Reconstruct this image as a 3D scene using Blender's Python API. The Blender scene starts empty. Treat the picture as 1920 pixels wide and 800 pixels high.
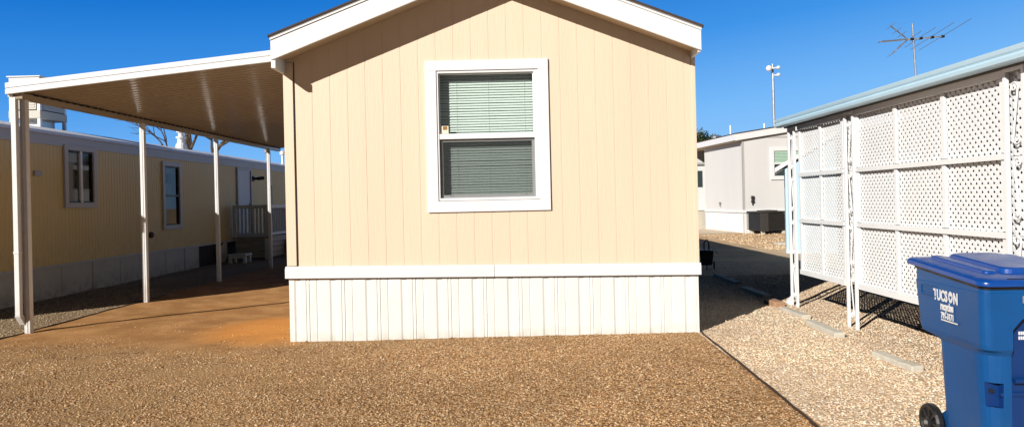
import bpy, bmesh, math, random
import numpy as np
from mathutils import Vector, Matrix, noise as mnoise

random.seed(7)
rng = np.random.default_rng(7)
scene = bpy.context.scene
COL = scene.collection
R = math.radians
PI = math.pi

# ------------------------------------------------------------------ materials
MATS = {}

def nodes_of(name):
    m = bpy.data.materials.new(name)
    m.use_nodes = True
    nt = m.node_tree
    return m, nt, nt.nodes, nt.links, nt.nodes['Principled BSDF']

def paint(name, col, rough=0.5, var=0.06, scale=6.0, bump=0.0, bscale=60.0, metal=0.0,
          stretch=(1, 1, 1), dirt_shade=None, dirt_shade_z=None, spec=0.5, fine=0.0):
    """Principled paint with two scales of colour variation, optional dirt or painted shade towards the ground, optional bump."""
    if name in MATS:
        return MATS[name]
    m, nt, N, L, p = nodes_of(name)
    geo = N.new('ShaderNodeNewGeometry')
    mp = N.new('ShaderNodeMapping'); mp.vector_type = 'POINT'
    mp.inputs['Scale'].default_value = stretch
    L.new(geo.outputs['Position'], mp.inputs['Vector'])
    n1 = N.new('ShaderNodeTexNoise'); n1.inputs['Scale'].default_value = scale
    n1.inputs['Detail'].default_value = 6; n1.inputs['Roughness'].default_value = 0.65
    L.new(mp.outputs[0], n1.inputs['Vector'])
    mr = N.new('ShaderNodeMapRange')
    mr.inputs[1].default_value = 0.25; mr.inputs[2].default_value = 0.75
    mr.inputs[3].default_value = 1 - var; mr.inputs[4].default_value = 1 + var
    L.new(n1.outputs['Fac'], mr.inputs[0])
    mul = N.new('ShaderNodeMix'); mul.data_type = 'RGBA'; mul.blend_type = 'MULTIPLY'
    mul.inputs[0].default_value = 1.0
    mul.inputs[6].default_value = (*col, 1)
    L.new(mr.outputs[0], mul.inputs[7])
    out = mul.outputs[2]
    if dirt_shade is not None:
        z0, z1, amt = dirt_shade_z
        sx = N.new('ShaderNodeSeparateXYZ'); L.new(geo.outputs['Position'], sx.inputs[0])
        md = N.new('ShaderNodeMapRange'); md.inputs[1].default_value = z1; md.inputs[2].default_value = z0
        md.inputs[3].default_value = 0; md.inputs[4].default_value = amt
        L.new(sx.outputs['Z'], md.inputs[0])
        nd = N.new('ShaderNodeTexNoise'); nd.inputs['Scale'].default_value = 9; nd.inputs['Detail'].default_value = 5
        L.new(geo.outputs['Position'], nd.inputs['Vector'])
        mm = N.new('ShaderNodeMath'); mm.operation = 'MULTIPLY'
        L.new(md.outputs[0], mm.inputs[0])
        mr2 = N.new('ShaderNodeMapRange'); mr2.inputs[1].default_value = 0.3; mr2.inputs[2].default_value = 0.65
        L.new(nd.outputs['Fac'], mr2.inputs[0]); L.new(mr2.outputs[0], mm.inputs[1])
        mx = N.new('ShaderNodeMix'); mx.data_type = 'RGBA'
        L.new(mm.outputs[0], mx.inputs[0]); L.new(out, mx.inputs[6]); mx.inputs[7].default_value = (*dirt_shade, 1)
        out = mx.outputs[2]
    L.new(out, p.inputs['Base Color'])
    mrr = N.new('ShaderNodeMapRange'); mrr.inputs[1].default_value = 0.3; mrr.inputs[2].default_value = 0.7
    mrr.inputs[3].default_value = max(0.02, rough - 0.08); mrr.inputs[4].default_value = min(1, rough + 0.08)
    L.new(n1.outputs['Fac'], mrr.inputs[0]); L.new(mrr.outputs[0], p.inputs['Roughness'])
    p.inputs['Metallic'].default_value = metal
    p.inputs['Specular IOR Level'].default_value = spec
    if bump > 0:
        n2 = N.new('ShaderNodeTexNoise'); n2.inputs['Scale'].default_value = bscale; n2.inputs['Detail'].default_value = 5
        L.new(mp.outputs[0], n2.inputs['Vector'])
        b = N.new('ShaderNodeBump'); b.inputs['Strength'].default_value = bump; b.inputs['Distance'].default_value = 0.01
        L.new(n2.outputs['Fac'], b.inputs['Height']); L.new(b.outputs[0], p.inputs['Normal'])
    MATS[name] = m
    return m

def glass(name, tint=(0.85, 0.97, 0.9), refl=0.10):
    m, nt, N, L, p = nodes_of(name)
    N.remove(p)
    out = N['Material Output']
    t = N.new('ShaderNodeBsdfTransparent'); t.inputs[0].default_value = (*tint, 1)
    g = N.new('ShaderNodeBsdfGlossy'); g.inputs['Roughness'].default_value = 0.02
    g.inputs[0].default_value = (0.9, 0.95, 1, 1)
    lw = N.new('ShaderNodeLayerWeight'); lw.inputs[0].default_value = 0.25
    mr = N.new('ShaderNodeMapRange'); mr.inputs[3].default_value = refl; mr.inputs[4].default_value = 0.9
    L.new(lw.outputs['Fresnel'], mr.inputs[0])
    mx = N.new('ShaderNodeMixShader')
    L.new(mr.outputs[0], mx.inputs[0]); L.new(t.outputs[0], mx.inputs[1]); L.new(g.outputs[0], mx.inputs[2])
    L.new(mx.outputs[0], out.inputs['Surface'])
    return m

def screen_mat(name, alpha, col):
    m, nt, N, L, p = nodes_of(name)
    t = N.new('ShaderNodeBsdfTransparent')
    p.inputs['Base Color'].default_value = (*col, 1); p.inputs['Roughness'].default_value = 0.8
    mx = N.new('ShaderNodeMixShader'); mx.inputs[0].default_value = alpha
    L.new(t.outputs[0], mx.inputs[1]); L.new(p.outputs[0], mx.inputs[2])
    L.new(mx.outputs[0], N['Material Output'].inputs['Surface'])
    return m

WHITE = paint('white_paint', (0.89, 0.885, 0.87), 0.42, 0.03, 3, 0.05, 40)
WHITE_DIRTY = paint('white_vinyl', (0.90, 0.885, 0.83), 0.5, 0.035, 4, dirt_shade=(0.55, 0.44, 0.30), dirt_shade_z=(-0.05, 0.12, 0.6))
WHITE_POST = paint('white_post_paint', (0.83, 0.82, 0.80), 0.4, 0.05, 8, dirt_shade=(0.4, 0.28, 0.17), dirt_shade_z=(-0.05, 0.5, 0.55))
TRIM = paint('window_trim_white', (0.90, 0.895, 0.89), 0.4, 0.02, 5, 0.04, 50)
BEIGE = paint('beige_siding', (0.875, 0.685, 0.50), 0.55, 0.05, 1.3, 0.22, 70, stretch=(1.0, 1.0, 0.09))
BEIGE_TRIM = paint('beige_corner_trim', (0.875, 0.69, 0.505), 0.5, 0.03, 2.5, 0.1, 60, stretch=(1, 1, 0.1))
SOFFIT = paint('beige_soffit', (0.62, 0.47, 0.31), 0.6, 0.05, 3)
SHINGLE = paint('dark_shingle', (0.07, 0.055, 0.05), 0.9, 0.35, 25, 0.5, 90)
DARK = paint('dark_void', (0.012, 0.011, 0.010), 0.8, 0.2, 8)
BLACK = paint('black_plastic', (0.012, 0.012, 0.013), 0.45, 0.25, 12)
DRIP = paint('drip_edge_brown', (0.25, 0.20, 0.17), 0.4, 0.1, 6)
BLIND = paint('blind_slats', (0.91, 0.93, 0.89), 0.4, 0.03, 6)
AWNING_UNDER = paint('awning_pan_paint', (0.42, 0.335, 0.245), 0.17, 0.03, 0.8, spec=0.7)  # whitish paint given a tan base, putting the underside's shade in the colour
AWNING_WHITE = paint('awning_white_enamel', (0.86, 0.87, 0.88), 0.25, 0.03, 3)
TAN_SIDING = paint('tan_metal_siding', (0.74, 0.54, 0.215), 0.5, 0.03, 0.6, dirt_shade=(0.40, 0.26, 0.09), dirt_shade_z=(0.3, 1.5, 0.35))  # browner towards the bottom: the falloff of sky and bounce light, painted in
TAN_FASCIA = paint('gray_fascia', (0.50, 0.49, 0.49), 0.5, 0.06, 2)
WHITE_ROOF = paint('white_roof_coating', (0.95, 0.95, 0.955), 0.5, 0.05, 1.5)
GRAY_SKIRT = paint('gray_skirting', (0.50, 0.45, 0.38), 0.6, 0.12, 2, dirt_shade=(0.20, 0.13, 0.07), dirt_shade_z=(0.0, 0.35, 0.7))
GRAY_TRIM = paint('gray_window_trim', (0.52, 0.50, 0.48), 0.5, 0.06, 5)
DOOR_WHITE = paint('door_gray_white', (0.60, 0.60, 0.60), 0.5, 0.05, 3)
PORCH_WHITE = paint('porch_white', (0.74, 0.72, 0.66), 0.55, 0.10, 4)
PORCH_TAN = paint('porch_tan', (0.42, 0.34, 0.24), 0.6, 0.10, 4)
LIGHT_BLUE = paint('light_blue_paint', (0.58, 0.80, 0.93), 0.35, 0.03, 3)
SHED_BLUE = paint('shed_blue', (0.46, 0.68, 0.86), 0.5, 0.04, 3, 0.1, 40, stretch=(1, 1, 0.1))
BLUE_WALL = paint('blue_gray_wall', (0.085, 0.095, 0.105), 0.6, 0.06, 2)  # blue gray darkened so the shade behind the lattice is in the colour
FENCE_WHITE = paint('lattice_white', (0.94, 0.94, 0.93), 0.45, 0.03, 5)
GRAY_HOUSE = paint('gray_siding', (0.78, 0.76, 0.73), 0.6, 0.04, 1.5, 0.15, 50, stretch=(1, 1, 0.1))
GRAY_HOUSE_TRIM = paint('gray_seam_trim', (0.52, 0.50, 0.46), 0.6, 0.03, 3)
METAL = paint('galvanised_metal', (0.50, 0.51, 0.52), 0.35, 0.1, 10, metal=0.7)
METAL_DARK = paint('weathered_aluminium', (0.30, 0.30, 0.31), 0.4, 0.15, 10, metal=0.5)
COOLER_TAN = paint('cooler_cream', (0.62, 0.57, 0.48), 0.5, 0.08, 4)
BIN_BLUE = paint('bin_blue_plastic', (0.002, 0.080, 0.27), 0.42, 0.14, 3.5, 0.10, 140, spec=0.4, dirt_shade=(0.06, 0.08, 0.10), dirt_shade_z=(0, 0.35, 0.25))
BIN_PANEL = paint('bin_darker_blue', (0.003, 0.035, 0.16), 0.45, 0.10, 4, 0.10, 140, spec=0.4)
LID_BLUE = paint('lid_blue_plastic', (0.004, 0.065, 0.32), 0.33, 0.10, 5, 0.06, 90, spec=0.6)
LETTER_WHITE = paint('lettering_white', (0.82, 0.82, 0.82), 0.5, 0.04, 30)
AC_DARK = paint('ac_dark_gray', (0.040, 0.036, 0.032), 0.5, 0.15, 8)
CONCRETE = paint('pale_concrete', (0.66, 0.60, 0.49), 0.85, 0.12, 12, 0.4, 90)
BRICK = paint('tan_brick', (0.45, 0.26, 0.15), 0.85, 0.12, 14, 0.4, 90)
EDGING = paint('dark_edging_steel', (0.05, 0.026, 0.014), 0.7, 0.3, 15)
BARK = paint('gray_bark', (0.13, 0.095, 0.07), 0.9, 0.2, 10)
PANE_DARK = glass('dark_window_glass', (0.50, 0.53, 0.53), 0.02)
PANE = glass('window_glass', (0.91, 0.985, 0.95), 0.05)
SCREEN = screen_mat('insect_screen', 0.45, (0.03, 0.035, 0.035))
STICKER = paint('paper_sticker', (0.85, 0.80, 0.62), 0.7, 0.08, 30)
RUST = paint('brown_stain', (0.35, 0.17, 0.05), 0.8, 0.3, 60)

def foliage_mat():
    m, nt, N, L, p = nodes_of('leaf_green')
    geo = N.new('ShaderNodeNewGeometry')
    n1 = N.new('ShaderNodeTexNoise'); n1.inputs['Scale'].default_value = 1.6
    L.new(geo.outputs['Position'], n1.inputs['Vector'])
    cr = N.new('ShaderNodeValToRGB')
    cr.color_ramp.elements[0].color = (0.03, 0.055, 0.012, 1); cr.color_ramp.elements[0].position = 0.35
    cr.color_ramp.elements[1].color = (0.13, 0.14, 0.03, 1); cr.color_ramp.elements[1].position = 0.7
    L.new(n1.outputs['Fac'], cr.inputs[0]); L.new(cr.outputs[0], p.inputs['Base Color'])
    p.inputs['Roughness'].default_value = 0.6
    return m
LEAF = foliage_mat()

# ------------------------------------------------------------------ mesh builder
class MB:
    def __init__(self):
        self.v = []; self.f = []; self.mi = []; self.cur = 0
    def add(self, vs, fs):
        o = len(self.v)
        self.v += [tuple(p) for p in vs]
        for f in fs:
            self.f.append(tuple(i + o for i in f)); self.mi.append(self.cur)
        return self
    def box(self, x0, x1, y0, y1, z0, z1, M=None):
        vs = [(x, y, z) for x in (x0, x1) for y in (y0, y1) for z in (z0, z1)]
        if M is not None: vs = [M @ Vector(p) for p in vs]
        return self.add(vs, [(0, 1, 3, 2), (4, 6, 7, 5), (0, 4, 5, 1), (2, 3, 7, 6), (0, 2, 6, 4), (1, 5, 7, 3)])
    def quad(self, a, b, c, d):
        return self.add([a, b, c, d], [(0, 1, 2, 3)])
    def extrude(self, poly, axis, a, b):
        """polygon (list of 2-D points) extruded along axis ('x','y','z') from a to b"""
        def mk(p, t):
            if axis == 'x': return (t, p[0], p[1])
            if axis == 'y': return (p[0], t, p[1])
            return (p[0], p[1], t)
        n = len(poly)
        vs = [mk(p, a) for p in poly] + [mk(p, b) for p in poly]
        fs = [tuple(range(n))[::-1], tuple(range(n, 2 * n))]
        for i in range(n):
            j = (i + 1) % n
            fs.append((i, j, j + n, i + n))
        return self.add(vs, fs)
    def strip(self, pts_a, pts_b):
        n = len(pts_a)
        return self.add(list(pts_a) + list(pts_b), [(i, i + 1, n + i + 1, n + i) for i in range(n - 1)])
    def bar(self, a, b, w, h=None, up=(0, 0, 1)):
        """rectangular bar from a to b"""
        h = h or w
        a, b = Vector(a), Vector(b); d = (b - a).normalized()
        u = Vector(up)
        if abs(d.dot(u)) > 0.98: u = Vector((1, 0, 0))
        s = d.cross(u).normalized(); t = s.cross(d).normalized()
        vs = []
        for p in (a, b):
            for i, j in ((-1, -1), (1, -1), (1, 1), (-1, 1)):
                vs.append(p + s * (i * w / 2) + t * (j * h / 2))
        return self.add(vs, [(3, 2, 1, 0), (4, 5, 6, 7), (0, 1, 5, 4), (1, 2, 6, 5), (2, 3, 7, 6), (3, 0, 4, 7)])
    def tube(self, pts, r, n=8, r2=None, cap=True):
        pts = [Vector(p) for p in pts]; k = len(pts)
        base = len(self.v); prev = None
        for i, p in enumerate(pts):
            d = (pts[min(i + 1, k - 1)] - pts[max(i - 1, 0)]).normalized()
            if prev is None:
                u = Vector((0, 0, 1)) if abs(d.z) < 0.9 else Vector((1, 0, 0))
                s = d.cross(u).normalized()
            else:
                s = (prev - d * prev.dot(d)).normalized()
            prev = s; t = d.cross(s)
            rr = r if r2 is None else r + (r2 - r) * i / (k - 1)
            for j in range(n):
                a = 2 * PI * j / n
                self.v.append(tuple(p + (s * math.cos(a) + t * math.sin(a)) * rr))
        for i in range(k - 1):
            for j in range(n):
                self.f.append((base + i * n + j, base + i * n + (j + 1) % n, base + (i + 1) * n + (j + 1) % n, base + (i + 1) * n + j)); self.mi.append(self.cur)
        if cap:
            self.f.append(tuple(base + j for j in range(n))[::-1]); self.mi.append(self.cur)
            self.f.append(tuple(base + (k - 1) * n + j for j in range(n))); self.mi.append(self.cur)
        return self
    def lathe(self, prof, center, axis='z', n=20):
        c = Vector(center); base = len(self.v)
        for (r, h) in prof:
            for j in range(n):
                a = 2 * PI * j / n; x, y = r * math.cos(a), r * math.sin(a)
                p = {'z': (x, y, h), 'y': (x, h, y), 'x': (h, x, y)}[axis]
                self.v.append(tuple(c + Vector(p)))
        for i in range(len(prof) - 1):
            for j in range(n):
                self.f.append((base + i * n + j, base + i * n + (j + 1) % n, base + (i + 1) * n + (j + 1) % n, base + (i + 1) * n + j)); self.mi.append(self.cur)
        self.f.append(tuple(base + j for j in range(n))[::-1]); self.mi.append(self.cur)
        e = base + (len(prof) - 1) * n
        self.f.append(tuple(e + j for j in range(n))); self.mi.append(self.cur)
        return self
    def build(self, name, mat, parent=None, bevel=0.0, smooth=False, local=False):
        me = bpy.data.meshes.new(name)
        off = Vector((0, 0, 0))
        if parent is not None and not local:
            q = parent
            while q is not None:
                off += q.location; q = q.parent
        me.from_pydata([tuple(Vector(p) - off) for p in self.v], [], self.f)
        mats = mat if isinstance(mat, (list, tuple)) else [mat]
        for m in mats: me.materials.append(m)
        if len(mats) > 1: me.polygons.foreach_set('material_index', self.mi)
        bm = bmesh.new(); bm.from_mesh(me); bmesh.ops.recalc_face_normals(bm, faces=bm.faces); bm.to_mesh(me); bm.free()
        if smooth: me.polygons.foreach_set('use_smooth', [True] * len(me.polygons))
        o = bpy.data.objects.new(name, me); COL.objects.link(o)
        if parent is not None: o.parent = parent
        if bevel > 0:
            b = o.modifiers.new('bevel', 'BEVEL'); b.width = bevel; b.segments = 2; b.limit_method = 'ANGLE'
        return o

def thing(name, label, cat, loc=(0, 0, 0), rz=0.0, group=None):
    o = bpy.data.objects.new(name, None); COL.objects.link(o)
    o.location = loc; o.rotation_euler = (0, 0, rz); o.empty_display_size = 0.2
    o['label'] = label; o['category'] = cat
    if group: o['group'] = group
    return o
def tag(o, label, cat, group=None):
    o['label'] = label; o['category'] = cat
    if group: o['group'] = group
    return o
def structure(o):
    o['kind'] = 'structure'; return o

def text_mb(s, size, M, sx=1.0, bold=0.0, align='LEFT'):
    """text turned into an MB, M places the text plane"""
    cu = bpy.data.curves.new('t', 'FONT'); cu.body = s; cu.size = size; cu.align_x = align
    cu.offset = bold; cu.extrude = 0.0008; cu.resolution_u = 4
    o = bpy.data.objects.new('t', cu); COL.objects.link(o)
    dg = bpy.context.evaluated_depsgraph_get(); dg.update()
    me = bpy.data.meshes.new_from_object(o.evaluated_get(dg))
    mb = MB()
    mb.add([M @ Vector((v.co.x * sx, v.co.y, v.co.z)) for v in me.vertices], [tuple(p.vertices) for p in me.polygons])
    bpy.data.objects.remove(o); bpy.data.curves.remove(cu); bpy.data.meshes.remove(me)
    return mb

# ------------------------------------------------------------------ ground
def gz(x, y):
    dip = -0.10 * math.exp(-(((x + 3.6) / 1.8) ** 2 + ((y - 11.6) / 2.2) ** 2))
    w = 0.012 * mnoise.noise(Vector((x * 0.9, y * 0.9, 0))) + 0.006 * mnoise.noise(Vector((x * 3.1, y * 3.1, 4)))
    edge = max(abs(x) - 14, 0) + max(y - 24, 0)
    return dip + w * max(0, 1 - edge / 6)

def grid_coords(a, b, step, far):
    c = list(np.arange(a, b + 1e-6, step)); s = step; lo, hi = c[0], c[-1]
    left, right = [], []
    while lo > -far: s *= 1.5; lo -= s; left.append(lo)
    s = step
    while hi < far: s *= 1.5; hi += s; right.append(hi)
    return left[::-1] + c + right
gx = grid_coords(-13, 9, 0.16, 700); gy = grid_coords(2.5, 22, 0.16, 900)
mb = MB()
mb.v = [(x, y, gz(x, y)) for y in gy for x in gx]
W = len(gx)
mb.f = [(j * W + i, j * W + i + 1, (j + 1) * W + i + 1, (j + 1) * W + i) for j in range(len(gy) - 1) for i in range(W - 1)]
mb.mi = [0] * len(mb.f)

def ground_mat():
    m, nt, N, L, p = nodes_of('gravel_and_dirt')
    geo = N.new('ShaderNodeNewGeometry')
    def noise(scale, detail=6, rough=0.6):
        n = N.new('ShaderNodeTexNoise'); n.inputs['Scale'].default_value = scale
        n.inputs['Detail'].default_value = detail; n.inputs['Roughness'].default_value = rough
        L.new(geo.outputs['Position'], n.inputs['Vector']); return n
    def math_(op, a, b=None, c=None):
        n = N.new('ShaderNodeMath'); n.operation = op
        for k, v in enumerate((a, b, c)):
            if v is None: continue
            if isinstance(v, (int, float)): n.inputs[k].default_value = v
            else: L.new(v, n.inputs[k])
        return n.outputs[0]
    def ramp01(v, a, b):
        n = N.new('ShaderNodeMapRange'); n.interpolation_type = 'SMOOTHSTEP'
        n.inputs[1].default_value = a; n.inputs[2].default_value = b
        L.new(v, n.inputs[0]); return n.outputs[0]
    def mix(f, a, b):
        n = N.new('ShaderNodeMix'); n.data_type = 'RGBA'
        if isinstance(f, (int, float)): n.inputs[0].default_value = f
        else: L.new(f, n.inputs[0])
        for k, v in ((6, a), (7, b)):
            if isinstance(v, tuple): n.inputs[k].default_value = (*v, 1)
            else: L.new(v, n.inputs[k])
        return n.outputs[2]
    sx = N.new('ShaderNodeSeparateXYZ'); L.new(geo.outputs['Position'], sx.inputs[0])
    x, y = sx.outputs['X'], sx.outputs['Y']
    big = noise(0.55, 4).outputs['Fac']; mid = noise(2.2, 6).outputs['Fac']; fine = noise(38, 5, 0.7).outputs['Fac']
    big0 = math_('SUBTRACT', big, 0.5)
    # stones: one random colour per voronoi cell
    vor = N.new('ShaderNodeTexVoronoi'); vor.inputs['Scale'].default_value = 46
    L.new(geo.outputs['Position'], vor.inputs['Vector'])
    vs = N.new('ShaderNodeSeparateColor'); L.new(vor.outputs['Color'], vs.inputs[0])
    cell = vs.outputs[0]
    def ramp(v, stops):
        n = N.new('ShaderNodeValToRGB'); e = n.color_ramp.elements
        e[0].position, e[0].color = stops[0][0], (*stops[0][1], 1)
        e[1].position, e[1].color = stops[-1][0], (*stops[-1][1], 1)
        for s, c in stops[1:-1]:
            k = e.new(s); k.color = (*c, 1)
        L.new(v, n.inputs[0]); return n.outputs[0]
    brown = ramp(cell, [(0, (0.20, 0.105, 0.045)), (0.35, (0.37, 0.20, 0.085)), (0.7, (0.50, 0.295, 0.14)), (1, (0.70, 0.48, 0.28))])
    pale = ramp(cell, [(0, (0.48, 0.31, 0.18)), (0.35, (0.68, 0.47, 0.29)), (0.7, (0.80, 0.60, 0.41)), (1, (0.92, 0.76, 0.57))])
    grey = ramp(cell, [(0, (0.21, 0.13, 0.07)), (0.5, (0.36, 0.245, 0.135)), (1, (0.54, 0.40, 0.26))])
    dirt0 = mix(ramp01(mid, 0.35, 0.7), (0.50, 0.245, 0.085), (0.78, 0.44, 0.18))
    fdirt = mix(ramp01(fine, 0.35, 0.7), (0.46, 0.22, 0.08), dirt0)
    dirt_shade = mix(0.85, dirt0, fdirt)
    # strongly orange soil beside the skirting
    dx = math_('ADD', x, 3.05); dy = math_('SUBTRACT', y, 8.9)
    dd = math_('ADD', math_('MULTIPLY', math_('MULTIPLY', dx, dx), 0.9), math_('MULTIPLY', math_('MULTIPLY', dy, dy), 0.55))
    dd = math_('ADD', dd, math_('MULTIPLY', big0, 1.6))
    orange = ramp01(dd, 1.3, 0.2)
    dirt_shade = mix(math_('MULTIPLY', orange, 0.8), dirt_shade, (0.86, 0.345, 0.075))
    # tan sandy compacted patches in the driveway
    sand = mix(ramp01(fine, 0.3, 0.7), (0.40, 0.23, 0.10), (0.53, 0.335, 0.165))
    left = ramp01(math_('ADD', x, math_('MULTIPLY', big0, 3.0)), -0.6, -3.2)
    brown2 = mix(math_('MULTIPLY', left, ramp01(mid, 0.40, 0.56)), brown, sand)
    # dirt mask: beyond a wavering line and left of the house
    yy = math_('ADD', y, math_('ADD', math_('MULTIPLY', big0, 1.6), math_('MULTIPLY', math_('SUBTRACT', mid, 0.5), 1.0)))
    yline = math_('MULTIPLY_ADD', x, -0.04, 7.65)
    dm = math_('MULTIPLY', ramp01(math_('SUBTRACT', yy, yline), -0.9, 0.7), ramp01(x, -2.3, -2.6))
    col = mix(dm, brown2, dirt_shade)
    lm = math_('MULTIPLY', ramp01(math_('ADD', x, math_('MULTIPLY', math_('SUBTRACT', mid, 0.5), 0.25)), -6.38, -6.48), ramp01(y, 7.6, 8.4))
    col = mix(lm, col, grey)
    rm = ramp01(x, 1.985, 2.005)
    rm2 = math_('MAXIMUM', rm, ramp01(y, 22.0, 24.0))
    farpale = mix(ramp01(y, 14, 24), pale, mix(ramp01(mid, 0.4, 0.6), (0.66, 0.42, 0.22), (0.78, 0.56, 0.34)))
    col = mix(rm2, col, farpale)
    # shade variation
    mrv = N.new('ShaderNodeMapRange'); mrv.inputs[1].default_value = 0.3; mrv.inputs[2].default_value = 0.7
    mrv.inputs[3].default_value = 0.84; mrv.inputs[4].default_value = 1.12
    L.new(big, mrv.inputs[0])
    mm = N.new('ShaderNodeMix'); mm.data_type = 'RGBA'; mm.blend_type = 'MULTIPLY'; mm.inputs[0].default_value = 1
    L.new(col, mm.inputs[6]); L.new(mrv.outputs[0], mm.inputs[7])
    L.new(mm.outputs[2], p.inputs['Base Color'])
    p.inputs['Roughness'].default_value = 0.95
    p.inputs['Specular IOR Level'].default_value = 0.15
    # bump: domed stones outside the dirt, lumps in it
    inv = math_('MULTIPLY', vor.outputs['Distance'], -1.0)
    stone = math_('MULTIPLY', inv, math_('SUBTRACT', 1.0, math_('MULTIPLY', dm, 0.9)))
    h = math_('ADD', stone, math_('MULTIPLY', fine, 0.5))
    b = N.new('ShaderNodeBump'); b.inputs['Strength'].default_value = 0.55; b.inputs['Distance'].default_value = 0.014
    L.new(h, b.inputs['Height']); L.new(b.outputs[0], p.inputs['Normal'])
    return m
g = structure(mb.build('ground', ground_mat()))

# loose gravel: real little stones, one colour each
def pebble_mat():
    m, nt, N, L, p = nodes_of('pebbles')
    a = N.new('ShaderNodeAttribute'); a.attribute_name = 'stone'
    L.new(a.outputs['Color'], p.inputs['Base Color'])
    p.inputs['Roughness'].default_value = 0.85; p.inputs['Specular IOR Level'].default_value = 0.2
    return m
PEB = pebble_mat()

def vnoise(x, y, s, k=0.0):
    return mnoise.noise(Vector((x * s, y * s, k)))

def scatter(name, n, box, keep, size, palette):
    x0, x1, y0, y1 = box
    P = []
    while len(P) < n:
        t = rng.random()
        y = y0 + (y1 - y0) * (t ** 1.5)             # denser near the viewer's side
        x = x0 + (x1 - x0) * rng.random()
        if rng.random() < keep(x, y): P.append((x, y, gz(x, y)))
    P = np.array(P)
    base = np.array([(1, 0, 0), (-1, 0, 0), (0, 1, 0), (0, -1, 0), (0, 0, 1), (0, 0, -1)], float)
    faces = np.array([(0, 2, 4), (2, 1, 4), (1, 3, 4), (3, 0, 4), (2, 0, 5), (1, 2, 5), (3, 1, 5), (0, 3, 5)])
    s = rng.uniform(size[0], size[1], (n, 1, 1)) * rng.uniform(0.6, 1.0, (n, 1, 1)) * np.where(rng.random((n, 1, 1)) < 0.012, 1.9, 1.0)
    jit = base[None] * rng.uniform(0.65, 1.25, (n, 6, 1)) + rng.normal(0, 0.2, (n, 6, 3))
    # random tilt
    ang = rng.uniform(0, 2 * PI, n); ca, sa = np.cos(ang), np.sin(ang)
    b2 = rng.uniform(-0.6, 0.6, n); cb, sb = np.cos(b2), np.sin(b2)
    rot = np.zeros((n, 3, 3))
    rot[:, 0, 0] = ca; rot[:, 0, 1] = -sa * cb; rot[:, 0, 2] = sa * sb
    rot[:, 1, 0] = sa; rot[:, 1, 1] = ca * cb; rot[:, 1, 2] = -ca * sb
    rot[:, 2, 1] = sb; rot[:, 2, 2] = cb
    jit[:, :, 2] *= 0.55
    V = np.einsum('nij,nkj->nki', rot, jit * s) + P[:, None, :]
    V[:, :, 2] += s[:, :, 0] * 0.12
    F = (faces[None] + (np.arange(n) * 6)[:, None, None]).reshape(-1, 3)
    me = bpy.data.meshes.new(name)
    me.vertices.add(n * 6); me.vertices.foreach_set('co', V.reshape(-1).astype(np.float32))
    me.loops.add(len(F) * 3); me.loops.foreach_set('vertex_index', F.reshape(-1).astype(np.int32))
    me.polygons.add(len(F)); me.polygons.foreach_set('loop_start', (np.arange(len(F)) * 3).astype(np.int32))
    me.update(calc_edges=True); me.validate()
    at = me.color_attributes.new('stone', 'FLOAT_COLOR', 'POINT')
    pal = np.array(palette); t = rng.random(n) * (len(pal) - 1); i = np.minimum(t.astype(int), len(pal) - 2); fr = (t - i)[:, None]
    c = pal[i] * (1 - fr) + pal[i + 1] * fr
    c = c * rng.uniform(0.85, 1.15, (n, 1))
    patch = np.array([1 + 0.22 * vnoise(p[0], p[1], 0.8, 5) + 0.16 * vnoise(p[0], p[1], 3.0, 6) for p in P])[:, None]
    c = c * patch
    c4 = np.concatenate([np.clip(c, 0, 0.95), np.ones((n, 1))], 1)
    at.data.foreach_set('color', np.repeat(c4, 6, axis=0).reshape(-1).astype(np.float32))
    me.materials.append(PEB)
    o = bpy.data.objects.new(name, me); COL.objects.link(o); o['kind'] = 'stuff'
    return o

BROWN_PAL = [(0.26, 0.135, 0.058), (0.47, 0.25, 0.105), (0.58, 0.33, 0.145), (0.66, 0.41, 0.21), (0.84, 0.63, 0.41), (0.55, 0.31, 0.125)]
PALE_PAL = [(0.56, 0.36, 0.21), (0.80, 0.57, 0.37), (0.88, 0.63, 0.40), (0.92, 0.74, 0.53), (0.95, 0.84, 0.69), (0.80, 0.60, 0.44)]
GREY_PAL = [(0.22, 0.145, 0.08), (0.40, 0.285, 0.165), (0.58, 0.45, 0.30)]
def keep_brown(x, y):
    k = 1.0
    left = min(1, max(0, (-0.4 - x + 1.5 * vnoise(x, y, 0.5)) / 2.6))
    k *= 1 - 0.72 * left * (0.5 + 0.5 * math.tanh(5 * vnoise(x, y, 1.3, 3)))
    yl = 7.65 - 0.04 * x + 1.3 * vnoise(x, y, 0.7, 9) + 0.5 * vnoise(x, y, 2.5, 2)
    if x < -2.6: k *= min(1, max(0.10, 1 - (y - yl + 1.0) / 1.7)) ** 1.4
    if x > -2.75 and y > 7.952: k = 0
    return k
scatter('gravel_brown', 95000, (-6.4, 1.97, 3.6, 9.6), keep_brown, (0.006, 0.0135), BROWN_PAL)
def keep_pale(x, y): return 0.0 if (x < 2.06 and y > 7.9) else 1.0
scatter('gravel_pale', 80000, (2.0, 6.6, 3.6, 13.5), keep_pale, (0.008, 0.0165), PALE_PAL)
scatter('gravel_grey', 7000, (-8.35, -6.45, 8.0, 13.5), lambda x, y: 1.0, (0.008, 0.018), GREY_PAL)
scatter('gravel_far', 7000, (7.0, 14.5, 19.5, 28.0), lambda x, y: 1.0, (0.02, 0.05), [(0.45, 0.27, 0.14), (0.78, 0.55, 0.33), (0.9, 0.7, 0.48)])

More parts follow.
